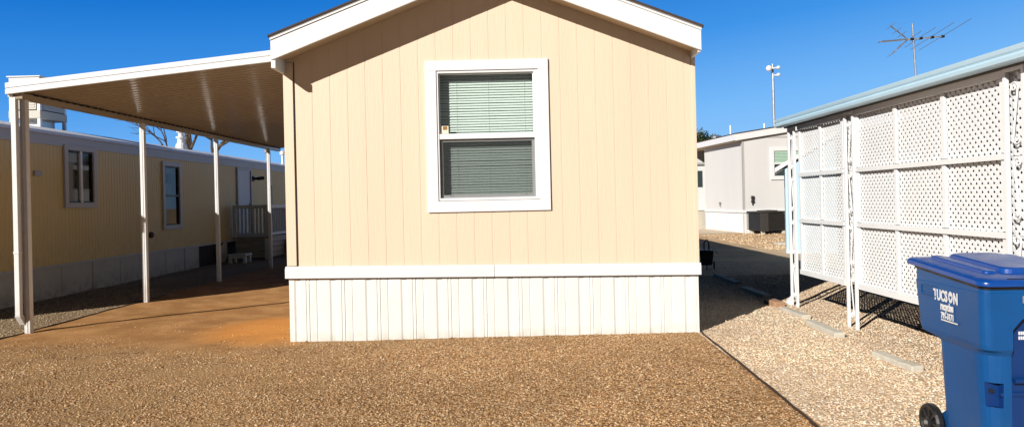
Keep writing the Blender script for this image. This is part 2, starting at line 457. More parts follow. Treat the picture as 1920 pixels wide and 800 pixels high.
# ------------------------------------------------------------------ main house
HX0, HX1, HY0, HY1 = -2.67, 2.03, 7.95, 22.0
RX, PITCH = -0.33, 0.387
house = thing('manufactured_home', 'beige manufactured home with white skirting and one large front window under a gable', 'house', ((HX0 + HX1) / 2, HY0, 0))
def rake(x, z_eave=3.15): # underside of the rake board
    return z_eave + PITCH * (2.36 - abs(x - RX))
def band_z(x): return 0.86 - 0.06 * (x - HX0) / (HX1 - HX0)
WX0, WX1, WZ0, WZ1 = -0.93, 0.235, 1.57, 3.05   # hole in the wall
# grooved front wall
xs = [HX0]
grooves = []
gpos = HX0 + 0.115
k = 0
while gpos < HX1 - 0.05:
    grooves.append((gpos, 0.007 if k else 0.009)); gpos += 0.2032; k += 1
cols = []; cur = HX0
for gp, hw in grooves:
    cols.append((cur, gp - hw, 0.0)); cols.append((gp - hw, gp + hw, 0.0026)); cur = gp + hw
cols.append((cur, HX1, 0.0))
cut = []
for a, b, d in cols:
    pts = [a] + [q for q in (WX0, WX1, RX) if a < q < b] + [b]
    for i in range(len(pts) - 1): cut.append((pts[i], pts[i + 1], d))
mb = MB()
def wall_top(x): return rake(x) + 0.06
for i, (a, b, d) in enumerate(cut):
    y = HY0 + d
    segs = [(None, None)]
    inside = a >= WX0 - 1e-6 and b <= WX1 + 1e-6
    zb = 0.70
    if inside:
        mb.quad((a, y, zb), (b, y, zb), (b, y, WZ0), (a, y, WZ0))
        mb.quad((a, y, WZ1), (b, y, WZ1), (b, y, wall_top(b)), (a, y, wall_top(a)))
    else:
        mb.quad((a, y, zb), (b, y, zb), (b, y, wall_top(b)), (a, y, wall_top(a)))
    if i + 1 < len(cut) and cut[i + 1][2] != d:
        y2 = HY0 + cut[i + 1][2]
        if inside:
            mb.quad((b, y, zb), (b, y2, zb), (b, y2, WZ0), (b, y, WZ0)); mb.quad((b, y, WZ1), (b, y2, WZ1), (b, y2, wall_top(b)), (b, y, wall_top(b)))
        else:
            mb.quad((b, y, zb), (b, y2, zb), (b, y2, wall_top(b)), (b, y, wall_top(b)))
# side and rear walls
for X in (HX0, HX1):
    mb.quad((X, HY0, 0.70), (X, HY1, 0.70), (X, HY1, wall_top(X)), (X, HY0, wall_top(X)))
mb.add([(HX0, HY1, 0.7), (HX1, HY1, 0.7), (HX1, HY1, wall_top(HX1)), (RX, HY1, wall_top(RX)), (HX0, HY1, wall_top(HX0))], [(0, 1, 2, 3, 4)])
mb.quad((HX0, HY0 + .02, 0.71), (HX1, HY0 + .02, 0.71), (HX1, HY1, 0.71), (HX0, HY1, 0.71))
mb.build('wall', BEIGE, house)
# corner board sliver: dark seam a hand's width from the left corner
mb = MB(); mb.box(HX0 - 0.012, HX0 + 0.098, HY0 - 0.014, HY0 - 0.002, 0.865, rake(HX0) + 0.03)
mb.box(HX0 - 0.014, HX0 - 0.002, HY0 - 0.0, HY0 + 0.1, 0.865, rake(HX0) + 0.03)
mb.build('corner_board', BEIGE_TRIM, house, 0.003)
mb = MB(); mb.box(HX0 + 0.104, HX0 + 0.113, HY0 - 0.004, HY0 + 0.004, 0.866, rake(HX0 + 0.1)); mb.build('corner_seam', DARK, house)
mb = MB(); mb.box(HX1 - 0.035, HX1 + 0.010, HY0 - 0.010, HY0 - 0.002, 0.80, rake(HX1) + 0.03); mb.build('corner_board', BEIGE_TRIM, house, 0.003)
# band, two lengths with a joint
for a, b in ((HX0 - 0.03, -0.311), (-0.308, HX1 + 0.022)):
    mb = MB()
    z0, z1 = band_z(a), band_z(b)
    for (h0, h1, yo) in ((-0.135, -0.022, 0.042), (-0.024, 0.0, 0.026)):
        mb.add([(a, HY0 - yo, z0 + h0), (b, HY0 - yo, z1 + h0), (b, HY0 - yo, z1 + h1), (a, HY0 - yo, z0 + h1),
                (a, HY0 - .003, z0 + h0), (b, HY0 - .003, z1 + h0), (b, HY0 - .003, z1 + h1), (a, HY0 - .003, z0 + h1)],
               [(0, 1, 2, 3), (7, 6, 5, 4), (0, 4, 5, 1), (3, 2, 6, 7), (0, 3, 7, 4), (1, 5, 6, 2)])
    mb.build('trim_band', WHITE, house, 0.004)
mb = MB(); mb.box(HX0 - 0.03, HX0 - 0.003, HY0 - 0.01, HY1, 0.725, 0.86); mb.box(HX1 + 0.003, HX1 + 0.022, HY0 - 0.01, HY1, 0.665, 0.80); mb.build('trim_band', WHITE, house, 0.004)
# ribbed vinyl skirting (profile repeats every 0.407 m)
per = [(0.0, 0.0), (0.055, 0.0), (0.075, 0.014), (0.125, 0.014), (0.128, 0.002), (0.135, 0.0), (0.19, 0.0), (0.196, 0.012), (0.200, 0.012), (0.204, 0.0),
       (0.226, 0.0), (0.230, 0.012), (0.238, 0.012), (0.242, 0.003), (0.312, 0.003), (0.316, 0.013), (0.322, 0.013), (0.330, 0.0), (0.407, 0.0)]
prof = []
x = HX0 + 0.0
while x < HX1 - 0.01:
    for px_, d in per[:-1]:
        if x + px_ < HX1 - 0.005: prof.append((x + px_, HY0 + 0.004 + d * 0.6))
    x += 0.407
prof.append((HX1 - 0.004, HY0 + 0.004))
mb = MB()
mb.strip([(a, b, -0.2) for a, b in prof], [(a, b + 0.0, band_z(a) - 0.05) for a, b in prof])
for X in (HX0 + 0.002, HX1 - 0.004): mb.quad((X, HY0 + 0.004, -0.2), (X, HY1, -0.2), (X, HY1, 0.8), (X, HY0 + 0.004, 0.8))
def skirt_mat():
    m = WHITE_DIRTY.copy(); m.name = 'vented_vinyl'
    nt = m.node_tree; N, L = nt.nodes, nt.links; p = N['Principled BSDF']
    geo = N.new('ShaderNodeNewGeometry'); sx = N.new('ShaderNodeSeparateXYZ'); L.new(geo.outputs['Position'], sx.inputs[0])
    def mt(op, a, b):
        n = N.new('ShaderNodeMath'); n.operation = op
        for k, v in enumerate((a, b)):
            if isinstance(v, (int, float)): n.inputs[k].default_value = v
            else: L.new(v, n.inputs[k])
        return n.outputs[0]
    ph = mt('FRACT', mt('DIVIDE', mt('ADD', sx.outputs['X'], -HX0), 0.407), 0)
    inb = mt('MULTIPLY', mt('GREATER_THAN', ph, 0.61), mt('LESS_THAN', ph, 0.755))
    dx = mt('SUBTRACT', mt('FRACT', mt('MULTIPLY', sx.outputs['X'], 70), 0), 0.5); dz = mt('SUBTRACT', mt('FRACT', mt('MULTIPLY', sx.outputs['Z'], 50), 0), 0.5)
    r2 = mt('ADD', mt('MULTIPLY', dx, dx), mt('MULTIPLY', dz, dz))
    hole = mt('MULTIPLY', mt('LESS_THAN', r2, 0.05), inb)
    old = p.inputs['Base Color'].links[0].from_socket
    mx = N.new('ShaderNodeMix'); mx.data_type = 'RGBA'
    L.new(mt('MULTIPLY', hole, 0.35), mx.inputs[0]); L.new(old, mx.inputs[6]); mx.inputs[7].default_value = (0.3, 0.26, 0.2, 1)
    L.new(mx.outputs[2], p.inputs['Base Color'])
    return m
mb.build('skirting', skirt_mat(), house)
# roof
OV = 0.37
FY = HY0 - OV
def roofpoly(z_off, th, xl, xr):
    return [(xl, rake(xl) + z_off), (RX, rake(RX) + z_off), (xr, rake(xr) + z_off), (xr, rake(xr) + z_off + th), (RX, rake(RX) + z_off + th), (xl, rake(xl) + z_off + th)]
FX0, FX1 = -2.69, 2.02
def slope_slab(name, mat, z_off, th, xl, xr, y0, y1, bevel=0.0):
    mb = MB()
    for a, b in ((xl, RX), (RX, xr)):
        mb.extrude([(a, rake(a) + z_off), (b, rake(b) + z_off), (b, rake(b) + z_off + th), (a, rake(a) + z_off + th)], 'y', y0, y1)
    return mb.build(name, mat, house, bevel)
slope_slab('soffit', SOFFIT, 0.045, 0.02, FX0 + 0.03, FX1 - 0.03, FY + 0.03, HY1 + 0.2)
slope_slab('roof_deck', DARK, 0.07, 0.13, FX0 + 0.03, FX1 - 0.03, FY + 0.032, HY1 + 0.2)
slope_slab('rake_board', WHITE, 0.0, 0.215, FX0, FX1, FY, FY + 0.028)
slope_slab('rake_lip', WHITE, 0.218, 0.022, FX0 - 0.004, FX1 + 0.004, FY - 0.012, FY + 0.03)
slope_slab('drip_edge', DRIP, 0.2405, 0.014, FX0 - 0.01, FX1 + 0.01, FY - 0.016, FY + 0.05)
rf = slope_slab('shingle_roof', SHINGLE, 0.2555, 0.022, FX0 - 0.025, FX1 + 0.025, FY - 0.025, HY1 + 0.22)
mb = MB(); mb.box(FX0, FX0 + 0.03, FY + 0.03, HY1 + 0.2, 3.06, 3.37); mb.box(FX0 + 0.002, FX0 + 0.05, FY + 0.001, FY + 0.03, 3.062, 3.148); mb.build('side_fascia', WHITE, house, 0.003)
mb = MB(); mb.box(FX1 - 0.03, FX1, FY + 0.03, HY1 + 0.2, 3.14, 3.38); mb.build('side_fascia', WHITE, house, 0.003)

# window
def ring(mb, x0, x1, z0, z1, wl, wr, wb, wt, y0, y1):
    mb.box(x0, x0 + wl, y0, y1, z0, z1); mb.box(x1 - wr, x1, y0, y1, z0, z1)
    mb.box(x0 + wl, x1 - wr, y0 + 0.0004, y1, z0, z0 + wb); mb.box(x0 + wl, x1 - wr, y0 + 0.0004, y1, z1 - wt, z1)
mb = MB(); ring(mb, WX0, WX1, WZ0, WZ1, 0.022, 0.05, 0.03, 0.022, HY0 - 0.012, HY0 + 0.09)
win = mb.build('window', TRIM, house, 0.003)
mb = MB()
tx0, tx1, tz0, tz1 = -1.055, 0.353, 1.44, 3.172
mb.box(tx0, tx0 + 0.125, HY0 - 0.024, HY0 - 0.001, tz0 + 0.125, tz1 - 0.115)
mb.box(tx1 - 0.118, tx1, HY0 - 0.024, HY0 - 0.001, tz0 + 0.125, tz1 - 0.115)
mb.box(tx0, tx1, HY0 - 0.0255, HY0 - 0.001, tz1 - 0.115, tz1)
mb.box(tx0, tx1, HY0 - 0.0255, HY0 - 0.001, tz0, tz0 + 0.125)
mb.build('trim', TRIM, win, 0.003)
gx0, gx1 = WX0 + 0.022, WX1 - 0.05
mb = MB(); mb.box(gx0, gx1, HY0 - 0.006, HY0 + 0.045, 2.275, 2.335)
ring(mb, gx0, gx1, 2.335, WZ1 - 0.022, 0.012, 0.012, 0.004, 0.012, HY0 + 0.015, HY0 + 0.05)
mb.build('upper_sash', TRIM, win, 0.003)
mb = MB(); ring(mb, gx0 + 0.0, gx1, 1.60, 2.275, 0.035, 0.035, 0.035, 0.03, HY0 + 0.030, HY0 + 0.06)
mb.box(gx0 + 0.10, gx0 + 0.14, HY0 + 0.022, HY0 + 0.03, 1.625, 1.637); mb.box(gx1 - 0.14, gx1 - 0.10, HY0 + 0.022, HY0 + 0.03, 1.625, 1.637)
mb.build('lower_sash', TRIM, win, 0.003)
mb = MB(); mb.quad((gx0 + .01, HY0 + .03, 2.336), (gx1 - .01, HY0 + .03, 2.336), (gx1 - .01, HY0 + .03, WZ1 - .03), (gx0 + .01, HY0 + .03, WZ1 - .03))
mb.build('upper_pane', PANE, win)
mb = MB(); mb.quad((gx0 + .03, HY0 + .046, 1.63), (gx1 - .03, HY0 + .046, 1.63), (gx1 - .03, HY0 + .046, 2.25), (gx0 + .03, HY0 + .046, 2.25))
mb.build('lower_pane', PANE, win)
mb = MB(); mb.quad((gx0 + .002, HY0 + .012, 1.602), (gx1 - .002, HY0 + .012, 1.602), (gx1 - .002, HY0 + .012, 2.274), (gx0 + .002, HY0 + .012, 2.274))
mb.build('insect_screen', SCREEN, win)
mb = MB(); mb.box(gx0 + 0.014, gx0 + 0.104, HY0 + 0.024, HY0 + 0.0265, 2.342, 2.43)
mb.build('sticker', STICKER, win)
mb = MB(); mb.box(gx0 + 0.04, gx0 + 0.09, HY0 + 0.0225, HY0 + 0.0238, 2.385, 2.425); mb.build('stain', RUST, win)
mb = MB()
z = WZ1 - 0.03; by = HY0 + 0.135
while z > 1.585:
    M = Matrix.Translation((0, by, z)) @ Matrix.Rotation(R(60 + rng.normal(0, 1.0)), 4, 'X')
    sag = rng.normal(0, 0.0015)
    mb.box(WX0 + 0.01, WX1 - 0.0, -0.0165, 0.0165, -0.0006 + sag, 0.0006 + sag, M)
    z -= 0.0305
mb.build('blind', BLIND, win)
mb = MB()
for X in (-0.72, -0.35, 0.07):
    mb.bar((X, by - 0.018, 1.58), (X, by - 0.018, WZ1 - 0.03), 0.0015)
mb.build('blind_cords', TRIM, win)
# dark room behind
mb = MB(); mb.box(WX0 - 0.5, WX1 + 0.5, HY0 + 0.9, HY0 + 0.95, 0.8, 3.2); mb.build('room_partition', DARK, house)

# ------------------------------------------------------------------ carport awning
awn = thing('carport_awning', 'white carport awning with ribbed underside tinted brown as shade on thin posts beside the beige home', 'carport', (-6.34, 8.92, 0))
AX0, AX1, AY0, AY1 = -6.40, -2.71, 8.79, 18.3
def az(x): return 3.065 + 0.10 * (x - AX0)
def ay0(x): return 8.42
pts = []
y = AY0; PER = 0.155
prof = []
while y < AY1:
    for dy, dz in ((0, 0), (0.018, 0.026), (0.045, 0.026), (0.063, 0), (0.0635, 0.0), (0.108, -0.002)): prof.append((y + dy, dz))
    y += PER
mb = MB()
mb.strip([(AX0 + 0.0, a, az(AX0) + d) for a, d in prof], [(AX1, a, az(AX1) + d) for a, d in prof])
mb.build('roof_pan', AWNING_UNDER, awn)
mb = MB()
mb.add([(AX0, AY0, az(AX0) + .05), (AX1, AY0, az(AX1) + .05), (AX1, AY1, az(AX1) + .05), (AX0, AY1, az(AX0) + .05)], [(0, 1, 2, 3)])
mb.build('roof_top', AWNING_WHITE, awn)
mb = MB()
for h0, h1, yo in ((-0.02, 0.045, 0.0), (0.045, 0.058, 0.008), (0.058, 0.125, 0.0)):
    a, b = AX0 - 0.065, AX1 - 0.005
    y0, y1 = AY0 - 0.045 + yo, AY0 - 0.004
    vs = []
    for X in (a, b):
        for Y in (y0, y1):
            for h in (h0, h1): vs.append((X, Y, az(X) + h))
    mb.add(vs, [(0, 1, 3, 2), (4, 6, 7, 5), (0, 4, 5, 1), (2, 3, 7, 6), (0, 2, 6, 4), (1, 5, 7, 3)])
mb.build('front_fascia', AWNING_WHITE, awn, 0.004)
mb = MB(); mb.box(AX0 - 0.065, AX0 - 0.005, AY0 - 0.002, AY1, 3.01, 3.14); mb.build('gutter', AWNING_WHITE, awn, 0.006)
mb = MB(); mb.box(AX0 + 0.015, AX0 + 0.115, AY0 + 0.01, AY1, 2.985, 3.06)
mb.build('side_beam', AWNING_UNDER, awn, 0.004)
y = AY0 + PER * 1.4
while y < AY1 - 0.1:
    mb = MB(); mb.box(AX0 + 0.121, AX0 + 0.126, y, y + 0.085, 3.05, 3.09); mb.build('pan_end', DARK, awn); y += PER
for (X, Y, zt) in ((-6.35, 8.92, 2.99), (-6.31, 11.64, 2.99), (-6.31, 14.46, 2.99), (-6.28, 17.39, 2.99)):
    w = 0.036
    mb = MB()
    zb = gz(X, Y) - 0.1
    # open C channel: front web plus two flanges, two lips
    mb.box(X - w, X + w, Y - 0.035, Y - 0.028, zb, zt)
    mb.box(X - w, X - w + 0.006, Y - 0.028, Y + 0.035, zb, zt)
    mb.box(X + w - 0.006, X + w, Y - 0.028, Y + 0.035, zb, zt)
    mb.box(X - 0.008, X + 0.008, Y - 0.041, Y - 0.0352, zb, zt)
    mb.box(X - w + 0.006, X - 0.012, Y + 0.029, Y + 0.035, zb, zt); mb.box(X + 0.012, X + w - 0.006, Y + 0.029, Y + 0.035, zb, zt)
    mb.build('post', WHITE_POST, awn, 0.002)
mb = MB()
mb.box(-6.44, -6.378, 8.80, 8.86, 0.24, 3.02)
mb.box(-6.445, -6.373, 8.795, 8.865, 1.02, 1.05)
M = Matrix.Translation((-6.409, 8.83, 0.23)) @ Matrix.Rotation(R(35), 4, 'X')
mb.box(-0.035, 0.035, -0.03, 0.03, -0.13, 0.02, M)
mb.build('downspout', WHITE_POST, awn, 0.004)

# ------------------------------------------------------------------ tan neighbour on the left
tan = thing('mobile_home', 'long tan mobile home with ribbed siding, white roof and gray skirting in the shade', 'mobile home', (-8.4, 8.95, 0))
TX, TY0, TY1 = -8.4, 8.95, 30.0
mb = MB()
prof = []
y = TY0
while y < TY1:
    for dy, d in ((0, 0), (0.026, 0.0), (0.036, 0.005), (0.060, 0.005), (0.070, 0.0)): prof.append((y + dy, d))
    y += 0.098
holes = [(12.86, 13.63, 1.70, 2.68), (16.36, 17.06, 1.15, 2.56), (20.62, 21.56, 0.68, 2.66)]
za, zb = 0.56, 2.76
for i in range(len(prof) - 1):
    (ya, da), (yb, db) = prof[i], prof[i + 1]
    ranges = [(za, zb)]
    for (h0, h1, hz0, hz1) in holes:
        if ya >= h0 - 0.02 and yb <= h1 + 0.02: ranges = [(za, hz0), (hz1, zb)]
    for r0, r1 in ranges:
        mb.quad((TX + da, ya, r0), (TX + db, yb, r0), (TX + db, yb, r1), (TX + da, ya, r1))
mb.quad((TX, TY0, za), (TX - 3.7, TY0, za), (TX - 3.7, TY0, 2.95), (TX, TY0, 2.95))
mb.quad((TX - 3.7, TY0, za), (TX - 3.7, TY1, za), (TX - 3.7, TY1, 2.95), (TX - 3.7, TY0, 2.95))
mb.quad((TX, TY1, za), (TX - 3.7, TY1, za), (TX - 3.7, TY1, 2.95), (TX, TY1, 2.95))
mb.build('wall', TAN_SIDING, tan)
mb = MB(); mb.box(TX - 0.03, TX + 0.02, TY0 - 0.02, TY1, 2.735, 2.93); mb.build('fascia', TAN_FASCIA, tan, 0.004)
rp = [(TX + 0.055, 2.925), (TX + 0.03, 2.985), (TX - 0.35, 3.075), (TX - 0.9, 3.195), (TX - 1.85, 3.36), (TX - 2.8, 3.24), (TX - 3.35, 3.11), (TX - 3.75, 2.98), (TX - 3.75, 2.93)]
mb = MB(); mb.extrude(rp, 'y', TY0 - 0.05, TY1)
roof = mb.build('roof', WHITE_ROOF, tan)
mb = MB(); mb.lathe([(0.15, 3.12), (0.135, 3.28), (0.095, 3.34), (0.09, 3.45), (0.13, 3.46), (0.13, 3.50), (0.07, 3.51), (0.07, 3.60), (0.12, 3.62), (0.10, 3.70)], (-9.25, 19.0, 0), 'z', 16)
mb.build('roof_vent', WHITE, roof, smooth=False)
for (vx, vy, c) in ((-9.2, 25.3, METAL_DARK), (-9.0, 26.4, WHITE)):
    mb = MB(); mb.lathe([(0.05, 3.1), (0.05, 3.48), (0.10, 3.49), (0.10, 3.60), (0.04, 3.64)], (vx, vy, 0), 'z', 12); mb.build('roof_vent', c, roof)
# skirting of separate panels
skr = MB(); skr.box(TX - 0.02, TX + 0.03, TY0, TY1, 0.545, 0.585); skr.build('skirt_rail', GRAY_TRIM, tan, 0.004)
y = TY0; seg = 0
while y < 18.05:
    y2 = min(y + 0.93, 18.05)
    mb = MB(); mb.box(TX - 0.012, TX + 0.004 + (seg % 2) * 0.004, y + 0.006, y2 - 0.006, -0.1, 0.545)
    mb.box(TX + 0.004, TX + 0.016, y2 - 0.03, y2 - 0.0061, -0.1, 0.545)
    mb.build('skirt_panel', GRAY_SKIRT, tan, 0.002); y = y2; seg += 1
mb = MB(); mb.quad((TX - 0.05, 18.0, -0.1), (TX - 0.05, TY1, -0.1), (TX - 0.05, TY1, 0.55), (TX - 0.05, 18.0, 0.55)); mb.build('skirt_opening', DARK, tan)
# fallen panel leaning at the opening
mb = MB(); M = Matrix.Translation((TX + 0.05, 19.4, 0.25)) @ Matrix.Rotation(R(12), 4, 'Y') @ Matrix.Rotation(R(25), 4, 'X'); mb.box(-0.01, 0.01, -0.25, 0.25, -0.3, 0.3, M); mb.build('loose_skirt_panel', GRAY_SKIRT, tan)
def tan_window(y0, y1, z0, z1, kind):
    mb = MB(); t = 0.10
    for a in ((TX + 0.002, TX + 0.045, y0 - t, y0, z0 - t, z1 + t), (TX + 0.002, TX + 0.045, y1, y1 + t, z0 - t, z1 + t),
              (TX + 0.002, TX + 0.0445, y0, y1, z0 - t, z0), (TX + 0.002, TX + 0.0445, y0, y1, z1, z1 + t)): mb.box(*a)
    w = mb.build('window', GRAY_TRIM, tan, 0.004)
    mb = MB(); f = 0.03
    X0, X1 = TX - 0.05, TX + 0.025
    if kind == 'slider':
        ym = (y0 + y1) / 2 + 0.03
        mb.box(X0, X1, ym - 0.03, ym + 0.03, z0, z1)
        fr = mb.build('mullion', WHITE_POST, w, 0.003)
    else:
        zm = (z0 + z1) / 2 - 0.0
        mb.box(X0, X1, y0, y1, zm - 0.02, zm + 0.02); mb.build('meeting_rail', BLACK, w, 0.003)
    mb = MB()
    mb.box(X0, X1 - .01, y0, y0 + f, z0, z1); mb.box(X0, X1 - .01, y1 - f, y1, z0, z1); mb.box(X0, X1 - .012, y0 + f, y1 - f, z0, z0 + f); mb.box(X0, X1 - .012, y0 + f, y1 - f, z1 - f, z1)
    mb.build('sash_frame', BLACK, w, 0.002)
    mb = MB(); mb.quad((TX - 0.01, y0, z0), (TX - 0.01, y1, z0), (TX - 0.01, y1, z1), (TX - 0.01, y0, z1)); mb.build('pane', PANE_DARK, w)
    mb = MB(); mb.box(TX - 0.6, TX - 0.5, y0 - 0.5, y1 + 0.5, z0 - 0.4, z1 + 0.2); mb.build('dark_interior', DARK, w)
    mb = MB()
    if kind == 'slider':
        mb.box(TX - 0.09, TX - 0.08, y0 + 0.02, y1 - 0.02, z1 - 0.26, z1 - 0.02)
        n = 7
        mb.box(TX - 0.10, TX - 0.07, y0 + 0.55, y1 - 0.02, z0 + 0.02, z1 - 0.30)
    else:
        mb.box(TX - 0.09, TX - 0.08, y0 + 0.04, y1 - 0.10, z1 - 0.17, z1 - 0.02)
        mb.box(TX - 0.11, TX - 0.10, y0 + 0.06, y1 - 0.16, z0 + 0.03, z1 - 0.40)
    mb.build('curtain', GRAY_TRIM if kind == 'slider' else COOLER_TAN, w)
tan_window(12.86, 13.63, 1.70, 2.68, 'slider')
tan_window(16.36, 17.06, 1.15, 2.56, 'hung')
mb = MB(); mb.box(TX - 0.03, TX + 0.03, 20.62, 21.56, 0.68, 2.66)
door = mb.build('door', DOOR_WHITE, tan, 0.004)
mb = MB(); mb.box(TX + 0.0, TX + 0.05, 20.54, 20.62, 0.66, 2.72); mb.box(TX, TX + 0.05, 21.56, 21.64, 0.66, 2.72); mb.box(TX, TX + 0.0495, 20.62, 21.56, 2.66, 2.72); mb.build('frame', GRAY_TRIM, door, 0.003)
mb = MB(); mb.box(TX + 0.05, TX + 0.053, 21.545, 21.56, 0.7, 2.64); mb.build('gap', DARK, door)
mb = MB(); mb.lathe([(0.035, 0.03), (0.02, 0.06), (0.035, 0.09), (0.03, 0.11)], (TX, 21.48, 1.62), 'x', 10); mb.build('handle', METAL, door)
mb = MB(); mb.box(TX + 0.014, TX + 0.05, 21.75, 21.87, 2.34, 2.50); mb.tube([(TX + 0.05, 21.81, 2.42), (TX + 0.18, 21.81, 2.42)], 0.04, 8); mb.tube([(TX + 0.18, 21.81, 2.42), (TX + 0.30, 21.95, 2.44)], 0.055, 8)
mb.build('porch_light', BLACK, tan)
mb = MB(); mb.box(TX + 0.012, TX + 0.03, 11.98, 12.17, 2.17, 2.26)
for k in range(3): mb.box(TX + 0.03, TX + 0.036, 11.99, 12.16, 2.18 + k * 0.026, 2.195 + k * 0.026)
mb.build('wall_vent', TAN_FASCIA, tan)
mb = MB(); mb.lathe([(0.07, 0.012), (0.07, 0.05), (0.05, 0.07)], (TX, 15.71, 0.96), 'x', 16); mb.lathe([(0.035, 0.071), (0.02, 0.085)], (TX, 15.71, 0.96), 'x', 12); mb.build('outlet_cap', AC_DARK, tan)
mb = MB(); mb.box(TX + 0.02, TX + 0.04, 23.35, 23.42, 1.60, 2.25); mb.build('conduit', BLACK, tan)
# porch
por = thing('porch_steps', 'shaded white porch with baluster railing and tan steps at the tan home\'s door', 'porch', (-7.8, 21.2, 0))
PX0, PX1, PY0, PY1 = -8.33, -7.27, 20.05, 22.4
mb = MB(); mb.box(PX0, PX1, PY0, PY1, 0.62, 0.67); mb.build('deck', PORCH_TAN, por, 0.005)
mb = MB()
for z in (0.06, 0.21, 0.36, 0.51):
    mb.box(PX0 + 0.06, PX1 - 0.05, PY0 + 0.04, PY0 + 0.07, z, z + 0.135); mb.box(PX1 - 0.07, PX1 - 0.04, PY0 + 0.07, PY1 - 0.05, z, z + 0.135)
mb.build('skirt_boards', PORCH_TAN, por, 0.006)
mb = MB(); mb.box(PX1 - 0.14, PX1 - 0.02, PY0 + 0.0, PY0 + 0.1, 0.0, 0.62); mb.build('corner_board', PORCH_WHITE, por, 0.004)
for (X, Y) in ((PX0 + 0.05, PY0 + 0.05), (PX1 - 0.05, PY0 + 0.05), (PX1 - 0.05, PY1 - 0.05)):
    mb = MB(); mb.box(X - 0.05, X + 0.05, Y - 0.05, Y + 0.05, 0.67, 1.60); mb.build('post', PORCH_WHITE, por, 0.006)
for a, b in (((PX0 + 0.1, PY0 + 0.05), (PX1 - 0.1, PY0 + 0.05)), ((PX1 - 0.05, PY0 + 0.1), (PX1 - 0.05, PY1 - 0.1))):
    mb = MB(); mb.bar((a[0], a[1], 1.54), (b[0], b[1], 1.54), 0.09, 0.10); mb.build('rail', PORCH_WHITE, por, 0.004); mb = MB(); mb.bar((a[0], a[1], 0.74), (b[0], b[1], 0.74), 0.05, 0.08); mb.build('rail', PORCH_WHITE, por, 0.004)
    n = 8 if a[1] == b[1] else 15
    for k in range(n):
        t = (k + 0.5) / n; X, Y = a[0] + (b[0] - a[0]) * t, a[1] + (b[1] - a[1]) * t
        mb = MB(); mb.box(X - 0.028, X + 0.028, Y - 0.014, Y + 0.014, 0.78, 1.49); mb.build('baluster', PORCH_WHITE, por)
for k in range(3):
    mb = MB(); mb.box(PX1 + 0.0 + k * 0.28, PX1 + 0.28 + k * 0.28, PY1 - 1.0, PY1, 0.0, 0.5 - k * 0.165); mb.build('step', PORCH_TAN, por, 0.008)
mb = MB(); mb.bar((PX1 - 0.03, PY1 - 1.0, 1.45), (PX1 + 0.9, PY1 - 1.0, 0.75), 0.05, 0.07); mb.bar((PX1 + 0.85, PY1 - 1.0, 0.0), (PX1 + 0.85, PY1 - 1.0, 0.8), 0.05); mb.build('handrail', PORCH_WHITE, por, 0.004)
# plastic step stool
st = MB()
sx0, sy0 = -8.05, 19.05
st.box(sx0 - 0.02, sx0 + 0.50, sy0 - 0.02, sy0 + 0.42, 0.21, 0.25)
for a, b in ((0.0, 0.0), (0.40, 0.0), (0.0, 0.32), (0.40, 0.32)):
    st.add([(sx0 + a, sy0 + b, 0), (sx0 + a + .08, sy0 + b, 0), (sx0 + a + .08, sy0 + b + .08, 0), (sx0 + a, sy0 + b + .08, 0),
            (sx0 + a, sy0 + b, .21), (sx0 + a + .08, sy0 + b, .21), (sx0 + a + .08, sy0 + b + .08, .21), (sx0 + a, sy0 + b + .08, .21)],
           [(0, 1, 5, 4), (1, 2, 6, 5), (2, 3, 7, 6), (3, 0, 4, 7), (0, 3, 2, 1)])
st.box(sx0 + 0.08, sx0 + 0.40, sy0 + 0.01, sy0 + 0.03, 0.13, 0.21)
tag(st.build('step_stool', PORCH_WHITE, None, 0.008), 'low pale step stool in the shade beside the porch', 'stool')
# evaporative cooler on the roof
cool = thing('evaporative_cooler', 'boxy cream evaporative cooler standing on the tan home\'s white roof', 'cooler', (-9.9, 14.3, 3.2))
cx0, cx1, cy0, cy1, cz0, cz1 = -10.2, -9.62, 13.95, 14.72, 3.44, 4.12
mb = MB(); mb.box(cx0, cx1, cy0, cy1, cz0 + .08, cz1 - .03); mb.build('cabinet', AC_DARK, cool)
mb = MB(); mb.box(cx0 - .02, cx1 + .02, cy0 - .02, cy1 + .02, cz1 - .02, cz1 + .13); mb.box(cx0 - .05, cx1 + .05, cy0 - .05, cy1 + .05, cz1 + .13, cz1 + .155); mb.build('top_pan', WHITE, cool, 0.01)
mb = MB(); mb.box(cx0 - .03, cx1 + .03, cy0 - .03, cy1 + .03, cz0 - .02, cz0 + .14); mb.build('water_pan', COOLER_TAN, cool, 0.01)
for (a, b, c, d) in ((cx0 + .06, cx1 - .06, cy0 - .022, cy0 - .002), (cx0 + .06, cx1 - .06, cy1 + .002, cy1 + .022)):
    mb = MB(); mb.box(a, b, c, d, cz0 + .16, cz1 - .04)
    k = cz0 + .2
    while k < cz1 - .08:
        mb.box(a + .03, b - .03, c - .008, d + .008, k, k + .02); k += .05
    mb.build('louvre_panel', COOLER_TAN, cool)
mb = MB(); mb.box(cx1 + .002, cx1 + .02, cy0 + .06, cy1 - .06, cz0 + .16, cz1 - .04)
k = cz0 + .2
while k < cz1 - .08: mb.box(cx1 + .02, cx1 + .03, cy0 + .09, cy1 - .09, k, k + .02); k += .05
mb.build('louvre_panel', TAN_FASCIA, cool)
for a in (cx0 - .02, cx1 - .04):
    for b in (cy0 - .02, cy1 - .04):
        mb = MB(); mb.box(a, a + .06, b, b + .06, 3.15, cz1 - .021); mb.build('corner_post', WHITE, cool, 0.005)
mb = MB(); mb.box(cx0 + .12, cx1 - .12, cy0 + .15, cy1 - .15, 3.1, cz0); mb.build('duct', METAL, cool)

